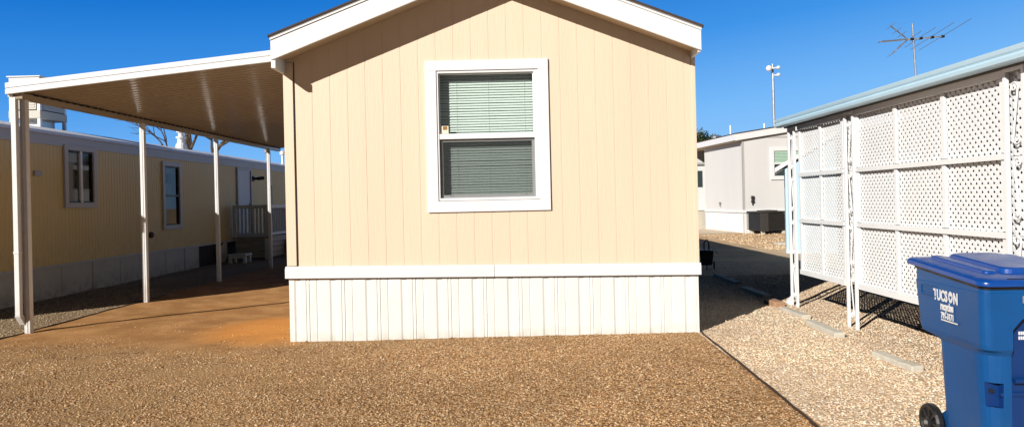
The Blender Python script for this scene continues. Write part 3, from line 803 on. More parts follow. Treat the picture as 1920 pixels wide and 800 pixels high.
# ------------------------------------------------------------------ patio cover with lattice on the right
LX = 3.83
pat = thing('patio_cover', 'light blue patio cover with white lattice screen and scrolled metal posts on the right', 'patio cover', (LX, 7.98, 0))
PYB, PYF = 9.93, 1.2
# gutter-like fascia profile (x, z) swept along y
gp = [(3.70, 2.505), (3.665, 2.515), (3.66, 2.548), (3.685, 2.566), (3.672, 2.585), (3.665, 2.615), (3.69, 2.628), (3.74, 2.628), (3.76, 2.505)]
mb = MB(); mb.extrude(gp, 'y', PYF, PYB); mb.build('gutter_fascia', LIGHT_BLUE, pat, 0.003)
mb = MB(); mb.add([(3.765, PYF, 2.545), (6.9, PYF, 2.75), (6.9, PYB, 2.75), (3.765, PYB, 2.545), (3.765, PYF, 2.62), (6.9, PYF, 2.83), (6.9, PYB, 2.83), (3.765, PYB, 2.62)],
                  [(0, 1, 2, 3), (4, 7, 6, 5), (0, 4, 5, 1), (2, 6, 7, 3), (0, 3, 7, 4), (1, 5, 6, 2)]); mb.build('roof', WHITE_POST, pat)
mb = MB(); mb.box(3.78, 3.86, PYF, PYB - .05, 2.492, 2.54); mb.build('header_beam', paint('shaded_header', (0.16, 0.15, 0.14), 0.7, 0.1), pat, 0.003)  # shade under the gutter is put into the beam's dark colour
# lattice
def lattice_panel(y0, y1, z0, z1):
    bm = bmesh.new()
    pitch, sw, th = 0.051, 0.0300, 0.003
    w, h = y1 - y0, z1 - z0
    Lg = w + h
    for layer, sgn in ((0, 1), (1, -1)):
        d = Vector((0, 1, sgn)).normalized(); nrm = Vector((0, -sgn, 1)).normalized()
        c = Vector((LX + 0.012 + layer * 0.0031, (y0 + y1) / 2, (z0 + z1) / 2))
        m = int(Lg / pitch / 1.3)
        for i in range(-m, m + 1):
            o = c + nrm * (i * pitch)
            # clip centre line to the (slightly enlarged) rectangle
            t0, t1 = -9e9, 9e9
            for ax, lo, hi in ((1, y0, y1), (2, z0, z1)):
                a = (lo - o[ax]) / d[ax]; b = (hi - o[ax]) / d[ax]
                t0 = max(t0, min(a, b)); t1 = min(t1, max(a, b))
            if t1 - t0 < -sw: continue
            t0 -= sw; t1 += sw
            a, b = o + d * t0, o + d * t1
            vs = []
            for p in (a, b):
                for s_ in (-1, 1):
                    for x_ in (0, th): vs.append(bm.verts.new(p + nrm * (s_ * sw / 2) + Vector((x_, 0, 0))))
            for f in ((0, 1, 3, 2), (4, 6, 7, 5), (0, 4, 5, 1), (2, 3, 7, 6), (0, 2, 6, 4), (1, 5, 7, 3)): bm.faces.new([vs[k] for k in f])
    for co, no in (((0, y0, 0), (0, -1, 0)), ((0, y1, 0), (0, 1, 0)), ((0, 0, z0), (0, 0, -1)), ((0, 0, z1), (0, 0, 1))):
        bmesh.ops.bisect_plane(bm, geom=bm.verts[:] + bm.edges[:] + bm.faces[:], plane_co=co, plane_no=no, clear_outer=True)
    me = bpy.data.meshes.new('lattice_panel'); 
    bmesh.ops.translate(bm, verts=bm.verts, vec=-pat.location)
    bmesh.ops.recalc_face_normals(bm, faces=bm.faces)
    bm.to_mesh(me); bm.free(); me.materials.append(FENCE_WHITE)
    o = bpy.data.objects.new('lattice_panel', me); COL.objects.link(o); o.parent = pat
bays = [(8.16, 9.47, (8.80,)), (5.43, 7.86, (7.04, 6.24)), (2.74, 5.19, (4.0, 3.3))]
zr = [0.50, 1.195, 1.815, 2.463]
for y0, y1, mull in bays:
    ys = [y0] + sorted(mull) + [y1]
    for i in range(len(ys) - 1):
        for k in range(3): lattice_panel(ys[i] + 0.002, ys[i + 1] - 0.002, zr[k] + 0.002, zr[k + 1] - 0.002)
    for k, z in enumerate(zr):
        mb = MB(); hh = 0.024 if k in (1, 2) else 0.03
        mb.box(LX - 0.030, LX + 0.008, y0, y1, z - hh, z + hh); mb.build('rail', FENCE_WHITE, pat, 0.002)
    for m_ in mull:
        for k in range(3):
            mb = MB(); mb.box(LX - 0.016, LX + 0.008, m_ - 0.026, m_ + 0.026, zr[k] + 0.0305, zr[k + 1] - 0.0305); mb.build('mullion', FENCE_WHITE, pat, 0.002)
    for ye in (y0 + 0.03, y1 - 0.03):
        for k in range(3):
            mb = MB(); mb.box(LX - 0.018, LX + 0.008, ye - 0.028, ye + 0.028, zr[k] + 0.0305, zr[k + 1] - 0.0305); mb.build('mullion', FENCE_WHITE, pat, 0.002)
for (ya, yb) in ((7.94, 8.08), (5.27, 5.35)):    # lattice showing behind the scroll posts
    for k in range(3): lattice_panel(ya - 0.07, yb + 0.07, zr[k] + 0.002, zr[k + 1] - 0.002)
# scroll posts: two square bars with S-scrolls between
def spiral(cy, cz, r0, turns, a0, dirn, n=22):
    pts = []
    for i in range(n + 1):
        t = i / n; a = a0 + dirn * turns * 2 * PI * t; r = r0 * (1 - 0.8 * t)
        pts.append((cy + r * math.cos(a), cz + r * math.sin(a)))
    return pts
def scroll_post(yc, w):
    p = MB()
    for s in (-1, 1): p.box(LX - 0.045, LX - 0.013, yc + s * w / 2 - 0.016, yc + s * w / 2 + 0.016, -0.12, 2.50)
    p.box(LX - 0.046, LX - 0.012, yc - w / 2, yc + w / 2, 2.465, 2.492)
    post = p.build('post', FENCE_WHITE, pat, 0.003)
    sgn = 1
    r = w * 0.21
    for zc in (0.36, 0.96, 1.56, 2.14):
        mb = MB()
        # a long S: a small curl at the top on one side, one at the bottom on the other
        up = spiral(yc - sgn * 0.012, zc + 0.20, r, 1.2, PI if sgn < 0 else 0, sgn)
        lo = spiral(yc + sgn * 0.012, zc - 0.20, r, 1.2, 0 if sgn < 0 else PI, sgn)
        path = up[::-1] + lo
        mb.tube([(LX - 0.028, a, b) for a, b in path], 0.0075, 6)
        mb.build('scroll', FENCE_WHITE, post); sgn = -sgn
for yc, w in ((9.665, 0.19), (7.975, 0.20), (5.30, 0.20), (2.6, 0.20)): scroll_post(yc, w)
mb = MB(); mb.box(LX + 0.02, LX + 0.06, 9.80, 9.86, 0.14, 2.50)
M = Matrix.Translation((LX + 0.035, 9.83, 0.13)) @ Matrix.Rotation(R(40), 4, 'Y'); mb.box(-0.03, 0.03, -0.03, 0.03, -0.16, 0.02, M)
mb.build('downspout', FENCE_WHITE, pat, 0.004)
# the home behind the lattice
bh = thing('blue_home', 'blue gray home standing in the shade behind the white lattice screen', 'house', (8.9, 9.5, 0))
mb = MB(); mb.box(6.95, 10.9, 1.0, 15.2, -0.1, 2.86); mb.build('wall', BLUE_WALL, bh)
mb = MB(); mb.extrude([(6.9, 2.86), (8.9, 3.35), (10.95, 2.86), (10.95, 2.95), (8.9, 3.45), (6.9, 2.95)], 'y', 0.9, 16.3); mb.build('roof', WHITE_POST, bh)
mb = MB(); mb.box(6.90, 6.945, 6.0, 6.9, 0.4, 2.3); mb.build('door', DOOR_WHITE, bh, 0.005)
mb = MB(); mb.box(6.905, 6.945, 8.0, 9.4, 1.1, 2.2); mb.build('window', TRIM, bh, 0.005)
# aerial
ant = thing('tv_antenna', 'metal television aerial with long crossed rods on a thin mast above the patio cover', 'antenna', (9.2, 16.0, 3.2))
AXc, AYc = 9.2, 16.0
mb = MB(); mb.tube([(AXc, AYc, 3.2), (AXc - .01, AYc, 4.3), (AXc - .06, AYc, 5.42)], 0.022, 8); mb.build('mast', METAL, ant)
mb = MB(); b0, b1 = Vector((AXc - 0.78, AYc + 0.05, 5.03)), Vector((AXc + 0.62, AYc - 0.06, 5.10))
mb.bar(b0, b1, 0.028, 0.028); mb.build('boom', METAL, ant)
mb = MB()
def rod(t, l, ang=0.0):
    c = b0.lerp(b1, t)
    d = Vector((0.22, 0.976, 0.0)).normalized()
    mb.tube([c - d * l + Vector((0, 0, .01)), c + d * l + Vector((0, 0, .01))], 0.007, 5)
for t, l in ((0.985, 1.60), (0.80, 1.40), (0.62, 1.05), (0.47, 0.8)): rod(t, l)
mb.build('long_rods', METAL_DARK, ant)
mb = MB()
for k in range(12):
    c = b0.lerp(b1, 0.01 + k * 0.033); mb.tube([c - Vector((0.02, -0.09, 0)), c + Vector((0.02, -0.09, 0))], 0.011, 5)
mb.build('short_rods', METAL, ant)
mb = MB()
hub = b0.lerp(b1, 0.44)
for dz in (1, -1):
    tip = hub + Vector((-0.38, 0.05, 0.34 * dz)); mb.bar(hub, tip, 0.022)
    for k in (0.35, 0.62, 0.95):
        c = hub.lerp(tip, k); d = Vector((0.22, 0.976, 0)).normalized(); mb.tube([c - d * 0.32, c + d * 0.32], 0.006, 5)
mb.build('corner_reflector', METAL_DARK, ant)
mb = MB()
for t in (0.5, 0.64, 0.82, 0.985):
    c = b0.lerp(b1, t); mb.box(c.x - .035, c.x + .035, c.y - .03, c.y + .03, c.z - .03, c.z + .025)
mb.build('insulators', BLACK, ant, 0.006)

# ------------------------------------------------------------------ shed
sh = thing('garden_shed', 'small light blue shed with white gable edge peeking past the lattice screen', 'shed', (7.04, 18.35, 0), R(-20))
s0, s1, sy0, sy1 = 0.0, 2.4, 0.0, 2.4
mid = (s0 + s1) / 2
mb = MB(); mb.extrude([(s0, -0.05), (s1, -0.05), (s1, 2.28), (mid, 2.28 + 0.6 * (mid - s0)), (s0, 2.28)], 'y', sy0, sy1); mb.build('wall', SHED_BLUE, sh, local=True)
mb = MB()
e = 0.26
for a, b in ((s0 - e, mid), (s1 + e, mid)):
    za_, zb_ = 2.28 + 0.6 * (-e) + 0.02, 2.28 + 0.6 * (mid - s0) + 0.02
    mb.extrude([(a, za_), (b, zb_), (b, zb_ + 0.11), (a, za_ + 0.11)], 'y', sy0 - 0.12, sy1 + 0.1)
mb.build('roof', WHITE, sh, local=True)
mb = MB(); mb.box(s0 - .012, s0 + .05, sy0 - .012, sy0 + 0.04, -0.03, 2.25); mb.box(s0 - .02, s1, sy0 - .02, sy0 - .003, -0.03, 0.09); mb.build('corner_trim', LIGHT_BLUE, sh, 0.004, local=True)

# ------------------------------------------------------------------ grey home in the distance
far = thing('gray_home', 'gray double wide home with white skirting behind the gravel on the right', 'house', (9.15, 28.4, 0), R(6))
# local frame: +x along the front gable (to the right), +y along the left side wall (away)
EV, RP = 3.95, 0.145
WD = 8.4
def rz_(x): return EV + RP * (WD / 2 - abs(x - WD / 2))
mb = MB(); SK = 0.95
SL = 4.2
mb.add([(0, 0, SK - .05), (WD, 0, SK - .05), (WD, 0, rz_(WD)), (WD / 2, 0, rz_(WD / 2)), (0, 0, rz_(0))], [(0, 1, 2, 3, 4)])
mb.quad((0, 0, SK - .05), (0, SL, SK - .05), (0, SL, EV), (0, 0, EV))
mb.quad((0, SL, SK - .05), (1.2, SL, SK - .05), (1.2, SL, EV), (0, SL, EV))
mb.quad((1.2, SL, SK - .05), (1.2, 16, SK - .05), (1.2, 16, EV), (1.2, SL, EV))
mb.quad((WD, 0, SK - .05), (WD, 16, SK - .05), (WD, 16, EV), (WD, 0, EV))
mb.quad((1.2, 5.8, 0.0), (-1.2, 5.8, 0.0), (-1.2, 5.8, EV), (1.2, 5.8, EV))
mb.build('wall', GRAY_HOUSE, far, local=True)
mb = MB()
mb.box(-0.012, 0.06, -0.012, -0.002, SK, EV); mb.box(0.06, WD, -0.012, -0.002, EV - 0.06, EV - 0.005); mb.box(-0.013, -0.003, -0.012, 0.07, SK, EV)
mb.build('seam_trim', GRAY_HOUSE_TRIM, far, local=True)
mb = MB()
prof = []
x = 0.0
while x < WD: prof += [(x, 0), (x + .12, 0), (x + .13, .02), (x + .17, .02), (x + .18, 0)]; x += .2
prof = [(min(a, WD), b) for a, b in prof]
mb.strip([(a, -.01 + b, -0.1) for a, b in prof], [(a, -.01 + b, SK - .1) for a, b in prof])
prof = [(a, b) for a, b in prof if a <= SL]
mb.strip([(-.01 + b, a, -0.1) for a, b in prof], [(-.01 + b, a, SK - .1) for a, b in prof])
mb.build('skirting', WHITE_DIRTY, far, local=True)
mb = MB(); mb.box(-0.05, WD, -0.05, -0.003, SK - .12, SK); mb.box(-0.05, -0.003, -0.003, SL, SK - .12, SK); mb.build('trim_band', WHITE, far, local=True)
# roof with gable overhang
mb = MB()
o_ = 0.12
for a, b in ((-0.35, WD / 2), (WD + 0.35, WD / 2)):
    mb.extrude([(a, rz_(a) + .16), (b, rz_(b) + .16), (b, rz_(b) + .19), (a, rz_(a) + .19)], 'y', -o_ - .03, 16.2)
mb.build('roof', SHINGLE, far, local=True)
mb = MB()
for a, b in ((-0.33, WD / 2), (WD + 0.33, WD / 2)):
    mb.extrude([(a, rz_(a) - .12), (b, rz_(b) - .12), (b, rz_(b) + .157), (a, rz_(a) + .157)], 'y', -o_, -o_ + .04)
mb.box(-0.33, -0.29, -o_ + .041, 16.1, rz_(-.33) - .10, rz_(-.33) + .155)
mb.build('rake_board', WHITE, far, local=True)
mb = MB(); mb.box(-0.29, 0.0, -o_ + .05, 16.1, EV - .17, EV - .10); mb.box(-.29, 1.2, SL + .01, 16.1, EV - .171, EV - .101); mb.build('soffit', SOFFIT, far, local=True)
def far_part(name, mat, parent, boxes, bevel=0.0):
    mb = MB()
    for b in boxes: mb.box(*b)
    return mb.build(name, mat, parent, bevel, local=True)
# window with blind
wx0, wx1, wz0, wz1 = 1.34, 2.5, 2.32, 3.34
w = far_part('window', WHITE, far, [(wx0 - .16, wx0, -.05, -.003, wz0 - .16, wz1 + .16), (wx1, wx1 + .16, -.05, -.003, wz0 - .16, wz1 + .16), (wx0, wx1, -.049, -.003, wz0 - .16, wz0), (wx0, wx1, -.049, -.003, wz1, wz1 + .16), (wx0, wx1, -.045, -.004, 2.79, 2.86)], 0.01)
BLIND2 = paint('green_blind', (0.50, 0.72, 0.55), 0.5, 0.05, 4)
far_part('blind', BLIND2, w, [(wx0, wx1, -.012, -.008, 2.865 + k * .06, 2.912 + k * .06) for k in range(8)])
far_part('pane', paint('dark_glass_far', (0.05, 0.07, 0.07), 0.1, 0.1, 3), w, [(wx0, wx1, -.006, -.002, wz0, wz1)])
d_ = far_part('door', WHITE, far, [(-0.20, 0.62, 5.73, 5.79, SK - .1, 3.02)], 0.01)
far_part('window_light', paint('dark_glass_far', (0, 0, 0)), d_, [(-0.05, 0.45, 5.71, 5.728, 2.0, 2.8)])
far_part('door_frame', GRAY_TRIM, d_, [(-0.32, -0.205, 5.70, 5.78, SK - .1, 3.1), (0.625, 0.74, 5.70, 5.78, SK - .1, 3.1), (-0.32, 0.74, 5.69, 5.77, 3.101, 3.2)])
far_part('landing', CONCRETE, far, [(-1.0, 0.9, 4.5, 5.7, -0.1, SK - .12)], 0.01)
far_part('outlet_box', AC_DARK, far, [(0.32, 0.44, -.07, -.003, 1.24, 1.35), (0.32, 0.44, -.07, -.003, 1.38, 1.52), (0.36, 0.40, -.05, -.003, 1.14, 1.52)], 0.005)
far_part('faucet', METAL_DARK, far, [(-.1, -.003, 2.30, 2.36, 1.22, 1.27), (-.1, -.07, 2.26, 2.31, 1.10, 1.25)], 0.004)
for (x, y, z, h, r, m_) in ((1.64, 5.0, 4.2, .74, .045, WHITE), (2.4, 3.0, 4.3, .5, .045, WHITE)):
    mb = MB(); mb.lathe([(r, z), (r, z + h)], (x, y, 0), 'z', 10); mb.build('vent_pipe', m_, far, local=True)
for (x, y, z, h) in ((1.28, 6.0, 4.1, .26), ):
    mb = MB(); mb.lathe([(.09, z), (.09, z + h), (.2, z + h + .01), (.2, z + h + .14), (.08, z + h + .2)], (x, y, 0), 'z', 10); mb.build('roof_vent', METAL_DARK, far, local=True)
# air conditioner on the gravel
ac = thing('air_conditioner', 'dark gray air conditioner condenser on the gravel by the gray home', 'air conditioner', (9.88, 27.75, 0), R(12))
mb = MB(); mb.box(-.56, .56, -.48, .48, .13, .82); mb.build('coil_core', BLACK, ac, .02, local=True)
mb = MB()
for k in range(8):
    z = .17 + k * .082
    for (a, b, c, d) in ((-.60, .60, -.52, -.485), (-.60, .60, .485, .52), (-.60, -.565, -.485, .485), (.565, .60, -.485, .485)): mb.box(a, b, c, d, z, z + .045)
mb.build('louvres', AC_DARK, ac, .006, local=True)
mb = MB(); mb.box(-.61, .61, -.53, .53, .83, .90); mb.lathe([(.40, .901), (.40, .93), (.08, .95)], (0, 0, 0), 'z', 20); mb.build('fan_top', AC_DARK, ac, .02, local=True)
mb = MB(); mb.box(-.62, -.28, -.535, -.521, .12, .83)
for k in range(5): mb.box(-.56, -.36, -.548, -.5355, .2 + k * .12, .26 + k * .12)
mb.build('service_panel', paint('ac_panel', (0.06, 0.055, 0.05), 0.5, 0.1), ac, .004, local=True)
for (x, y) in ((-.45, -.4), (.45, -.4), (-.45, .4), (.45, .4)):
    mb = MB(); mb.box(x - .06, x + .06, y - .06, y + .06, -0.05, .13); mb.build('foot', CONCRETE, ac, .005, local=True)
# mast with dishes
mast = thing('antenna_mast', 'tall thin gray mast with three small white dishes at its top beyond the gray home', 'antenna mast', (16.6, 45, 0))
mb = MB(); mb.tube([(16.6, 45, -0.2), (16.6, 45, 5), (16.58, 45, 10.0)], .085, 8); mb.build('pole', METAL, mast)
for (x, z, r) in ((16.25, 9.68, .19), (16.86, 9.72, .12), (16.85, 9.25, .12)):
    mb = MB(); mb.lathe([(r * .25, -.28), (r * .9, -.16), (r, -.30), (r * .7, -.36), (.01, -.40)], (x, 45, z), 'y', 16); mb.box(min(x, 16.58), max(x, 16.58), 44.78, 44.86, z - .03, z + .03); mb.build('dish', WHITE, mast, smooth=False)
# pale concrete drive strip and far road
mb = MB(); mb.add([(6.6, 28.0, .006), (8.9, 28.6, .006), (8.6, 33.0, .006), (6.3, 40.0, .006)], [(0, 1, 2, 3)])
structure(mb.build('concrete_path', paint('far_concrete', (0.72, 0.58, 0.42), .9, .06, 3)))
mb = MB(); mb.box(7.9, 10.6, 21.3, 21.7, -0.05, 0.07)
tag(mb.build('concrete_curb', CONCRETE, None, .02), 'low gray concrete curb crossing the gravel in front of the air conditioner', 'curb')

# ------------------------------------------------------------------ small things on the gravel
def block(x0, y0, x1, y1, w, h, mat, label, cat='edging block'):
    a, b = Vector((x0, y0)), Vector((x1, y1)); L_ = (b - a).length; ang = math.atan2(b.y - a.y, b.x - a.x)
    c = (a + b) / 2
    bm = MB(); n = 7
    # slightly worn block: several stations with jittered section
    for i in range(n):
        t = -L_ / 2 + L_ * i / (n - 1); j = lambda: random.uniform(-.006, .006)
        for (u, v) in ((-w / 2, -.05), (w / 2, -.05), (w / 2, h), (-w / 2, h)):
            bm.v.append((t, u + j(), v + j()))
    for i in range(n - 1):
        for k in range(4):
            bm.f.append((i * 4 + k, i * 4 + (k + 1) % 4, (i + 1) * 4 + (k + 1) % 4, (i + 1) * 4 + k)); bm.mi.append(0)
    bm.f.append((3, 2, 1, 0)); bm.f.append(tuple((n - 1) * 4 + k for k in range(4))); bm.mi += [0, 0]
    o = bm.build('edging_block', mat, None, .012)
    o.location = (c.x, c.y, gz(c.x, c.y)); o.rotation_euler = (random.uniform(-.03, .03), random.uniform(-.02, .02), ang)
    tag(o, label, cat, 'blocks laid in a line along the lattice side')
block(3.40, 5.98, 3.36, 6.60, .105, .05, CONCRETE, 'pale concrete edging block lying nearest the blue recycling bin')
block(3.43, 7.50, 3.42, 8.24, .12, .055, CONCRETE, 'pale concrete edging block beside the middle scrolled lattice post')
block(3.55, 8.66, 3.52, 9.36, .11, .05, CONCRETE, 'pale concrete edging block just in front of the reddish brick')
block(3.58, 9.62, 3.54, 9.98, .15, .07, BRICK, 'reddish tan brick at the edge of the black shadow')
block(3.70, 10.45, 3.70, 11.55, .13, .05, CONCRETE, 'shaded concrete edging block next behind the brick')
block(3.77, 12.1, 3.76, 12.75, .13, .05, CONCRETE, 'shaded concrete edging block third back from the brick')
block(3.80, 12.85, 3.79, 13.5, .13, .05, CONCRETE, 'farthest shaded concrete edging block near the black cart')

def edging(pts, label, h=.02, w=.016):
    mb = MB()
    P_ = []
    for (a, b) in zip(pts[:-1], pts[1:]):
        n = max(2, int((Vector(b) - Vector(a)).length / .15))
        for i in range(n): P_.append(Vector(a).lerp(Vector(b), i / n))
    P_.append(Vector(pts[-1]))
    P_ = [Vector((p.x + random.uniform(-.006, .006), p.y, gz(p.x, p.y) + h * random.uniform(.7, 1.1))) for p in P_]
    for a, b in zip(P_[:-1], P_[1:]):
        mb.add([(a.x - w / 2, a.y, a.z - .08), (a.x + w / 2, a.y, a.z - .08), (a.x + w / 2, a.y, a.z), (a.x - w / 2, a.y, a.z), (b.x - w / 2, b.y, b.z - .08), (b.x + w / 2, b.y, b.z - .08), (b.x + w / 2, b.y, b.z), (b.x - w / 2, b.y, b.z)],
               [(3, 2, 6, 7), (0, 3, 7, 4), (1, 5, 6, 2)])
    tag(mb.build('landscape_edging', EDGING), label, 'garden edging')
edging([(2.035, 7.93), (2.0, 6.16), (1.95, 4.64), (1.90, 3.2)], 'thin dark edging strip dividing brown gravel from pale gravel at the house corner', .018, .015)
edging([(-6.5, 7.9), (-6.40, 8.8), (-6.42, 10.5), (-6.4, 12.5)], 'thin dark edging strip along the foot of the carport posts', .015, .012)

# black wheeled cart in the shade
cart = thing('cart', 'black wheeled cart with a loop handle standing in the deep shade of the beige home', 'cart', (3.93, 14.7, 0), R(-15))
mb = MB(); mb.add([(-.11, -.12, .10), (.11, -.12, .10), (.11, .12, .10), (-.11, .12, .10), (-.15, -.16, .42), (.15, -.16, .42), (.15, .16, .42), (-.15, .16, .42)], [(0, 3, 2, 1), (4, 5, 6, 7), (0, 1, 5, 4), (1, 2, 6, 5), (2, 3, 7, 6), (3, 0, 4, 7)])
mb.build('body', BLACK, cart, .02, local=True)
mb = MB(); mb.tube([(-.05 + .0, 0, .42), (-.05, 0, .55), (-.03, 0, .61), (.0, 0, .63), (.03, 0, .61), (.05, 0, .55), (.05, 0, .42)], .014, 8); mb.build('handle', BLACK, cart, smooth=True, local=True)
mb = MB(); mb.tube([(.10, -.10, .46), (.17, -.10, .45), (.21, -.10, .41), (.215, -.10, .34)], .010, 6); mb.build('pull_rod', METAL, cart, smooth=True, local=True)
for s in (-1, 1):
    mb = MB(); mb.lathe([(.05, s * .13), (.085, s * .135), (.085, s * .165), (.05, s * .17)], (0, .1, .085), 'x', 16); mb.build('wheel', BLACK, cart, local=True)
mb = MB(); mb.tube([(0, -.13, .12), (0, -.15, -.02)], .012, 6); mb.build('prop_leg', BLACK, cart, local=True)

# ------------------------------------------------------------------ recycling bin
binr = thing('recycling_bin', 'blue wheeled recycling bin with white lettering standing on pale gravel at the right edge', 'recycling bin', (2.485, 3.74, gz(2.6, 4.0)), R(-3))
# local: x across the front (0 = left side), y from the front (0) to the back, z up
def rrect(x0, x1, y0, y1, r, n=6):
    pts = []
    for cx, cy, a0 in ((x1 - r, y1 - r, 0), (x0 + r, y1 - r, PI / 2), (x0 + r, y0 + r, PI), (x1 - r, y0 + r, 1.5 * PI)):
        for i in range(n + 1):
            a = a0 + (PI / 2) * i / n; pts.append((cx + r * math.cos(a), cy + r * math.sin(a)))
    return pts
def loft(mb, rings, cap0=True, cap1=True):
    n = len(rings[0][1]); base = len(mb.v)
    for z, pts in rings:
        for i, p in enumerate(pts):
            zz = z(p) if callable(z) else z
            mb.v.append((p[0], p[1], zz))
    for k in range(len(rings) - 1):
        for i in range(n):
            j = (i + 1) % n
            mb.f.append((base + k * n + i, base + k * n + j, base + (k + 1) * n + j, base + (k + 1) * n + i)); mb.mi.append(0)
    if cap0: mb.f.append(tuple(base + i for i in range(n))[::-1]); mb.mi.append(0)
    if cap1: mb.f.append(tuple(base + (len(rings) - 1) * n + i for i in range(n))); mb.mi.append(0)
BW = 0.66
def tilt(z0): return lambda p: z0 + 0.055 * (p[1] / 0.75)
mb = MB()
loft(mb, [(0.03, rrect(.055, BW - .055, .05, .50, .06)), (0.06, rrect(.050, BW - .050, .045, .51, .07)), (0.40, rrect(.032, BW - .032, .030, .525, .09)), (0.655, rrect(.020, BW - .020, .018, .54, .11)),
          (0.672, rrect(.015, BW - .015, .010, .58, .10)), (0.690, rrect(.006, BW - .006, .000, .68, .055)), (0.715, rrect(.002, BW - .002, -.002, .69, .05)), (1.000, rrect(-.008, BW + .008, -.012, .72, .05)),
          (1.002, rrect(-.002, BW + .002, -.006, .72, .05)), (tilt(1.03), rrect(-.002, BW + .002, -.006, .72, .05))])
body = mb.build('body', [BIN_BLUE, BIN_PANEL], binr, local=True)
# pockets cut into the front
def cutter(mk):
    global body
    c = mk.build('cutter', BIN_PANEL, binr, local=True)
    md = body.modifiers.new('cut', 'BOOLEAN'); md.object = c; md.operation = 'DIFFERENCE'; md.solver = 'EXACT'
    bpy.context.view_layer.update()
    dg = bpy.context.evaluated_depsgraph_get()
    me = bpy.data.meshes.new_from_object(body.evaluated_get(dg))
    body.modifiers.clear(); body.data = me
    bpy.data.objects.remove(c)
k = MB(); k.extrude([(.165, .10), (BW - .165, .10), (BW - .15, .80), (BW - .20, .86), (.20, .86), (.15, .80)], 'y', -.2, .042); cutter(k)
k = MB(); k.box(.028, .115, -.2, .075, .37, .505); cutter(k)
b = body.modifiers.new('bevel', 'BEVEL'); b.width = .006; b.segments = 2; b.limit_method = 'ANGLE'; b.angle_limit = R(35)
mb = MB(); mb.lathe([(.013, .066), (.013, .0745)], (.075, 0, .455), 'y', 12); mb.build('peg_hole', DARK, binr, local=True)
mb = MB(); mb.box(.10, BW - .10, .030, .045, .435, .455); mb.tube([(.165, .02, .52), (BW - .165, .02, .52)], .014, 10); mb.build('grab_bar', BIN_PANEL, binr, local=True)
# black band added as the shadow in the gap under the lid
mb = MB(); loft(mb, [(tilt(1.020), rrect(-.006, BW + .006, -.012, .735, .05)), (tilt(1.042), rrect(-.006, BW + .006, -.012, .735, .05))]); mb.build('rim_shadow', BLACK, binr, local=True)
# lid
mb = MB()
ly1 = .80
loft(mb, [(tilt(1.037), rrect(-.022, BW + .022, -.030, ly1, .06, 8)), (tilt(1.041), rrect(-.026, BW + .026, -.034, ly1 + .004, .062, 8)), (tilt(1.062), rrect(-.024, BW + .024, -.032, ly1 + .002, .062, 8)), (tilt(1.072), rrect(-.012, BW + .012, -.020, ly1 - .010, .06, 8)),
          (tilt(1.076), rrect(.03, BW - .03, .03, ly1 - .05, .06, 8)), (tilt(1.084), rrect(.06, BW - .06, .06, ly1 - .09, .06, 8))])
lid = mb.build('lid', LID_BLUE, binr, local=True)
md = lid.modifiers.new('bevel', 'BEVEL'); md.width = .004; md.segments = 2; md.limit_method = 'ANGLE'; md.angle_limit = R(40)
lid.data.polygons.foreach_set('use_smooth', [True] * len(lid.data.polygons))
# raised ridges on the lid
def ridge(pts, hw, h):
    r = MB(); loft(r, [(tilt(1.070), pts(hw + .012)), (tilt(1.084 + h * .8), pts(hw)), (tilt(1.084 + h), pts(hw - .012))])
    o = r.build('ridge', LID_BLUE, lid, .003, local=True)
ridge(lambda w: rrect(.115 - w, .115 + w, .13 - w * .5, .66 + w * .5, min(w, .03) * .9), .035, .016)
ridge(lambda w: rrect(BW - .115 - w, BW - .115 + w, .13 - w * .5, .66 + w * .5, min(w, .03) * .9), .035, .016)
ridge(lambda w: rrect(BW / 2 - .10 - w, BW / 2 + .10 + w, .16 - w, .62 + w, .06), .05, .030)
mb = MB(); mb.box(.13, BW - .13, -.005, .010, 1.0735, 1.0765); mb.build('finger_slot', DARK, lid, local=True)
mb = MB(); mb.tube([(.05, .775, 1.075), (BW - .05, .775, 1.075)], .016, 10)
for x in (.07, BW / 2, BW - .07): mb.box(x - .02, x + .02, .70, .78, .98, 1.085)
mb.build('handle', BIN_BLUE, binr, .004, local=True)
# wheels
for x0, s in ((.030, -1), (BW - .030, 1)):
    cx = x0; c = (cx, .60, .115)
    mb = MB(); mb.lathe([(.075, s * -.02), (.106, s * -.024), (.115, s * -.012), (.115, s * .014), (.107, s * .026), (.090, s * .024), (.086, s * .012), (.04, s * .006)], c, 'x', 28)
    wh = mb.build('wheel', BLACK, binr, local=True)
    mb = MB()
    for q in range(8):
        a = q * PI / 4
        mb.bar((cx + s * .014, .60 + .03 * math.cos(a), .115 + .03 * math.sin(a)), (cx + s * .014, .60 + .088 * math.cos(a), .115 + .088 * math.sin(a)), .016, .016, (1, 0, 0))
    mb.build('spokes', BLACK, wh, .002, local=True)
    mb = MB(); mb.lathe([(.034, s * .006), (.034, s * .026), (.022, s * .034)], c, 'x', 16); mb.build('hub', BLACK, wh, local=True)
    mb = MB(); mb.lathe([(.015, s * .034), (.013, s * .044)], c, 'x', 12); mb.build('axle_cap', METAL, wh, local=True)
mb = MB(); mb.tube([(.06, .60, .115), (BW - .06, .60, .115)], .012, 8)
for x in (.09, BW - .09): mb.extrude([(.48, .06), (.62, .09), (.62, .14), (.48, .24)], 'x', x - .02, x + .02)
mb.build('axle', BIN_BLUE, binr, local=True)
# embossed plate on the side near the back
mb = MB()
for a in ((.44, .62, .955, .960), (.44, .62, .900, .905), (.44, .445, .905, .955), (.615, .62, .905, .955), (.47, .59, .925, .938)): mb.box(-.0125, -.004, a[0], a[1], a[2] + .018, a[3] + .018)
mb.build('embossed_plate', BIN_BLUE, binr, local=True)
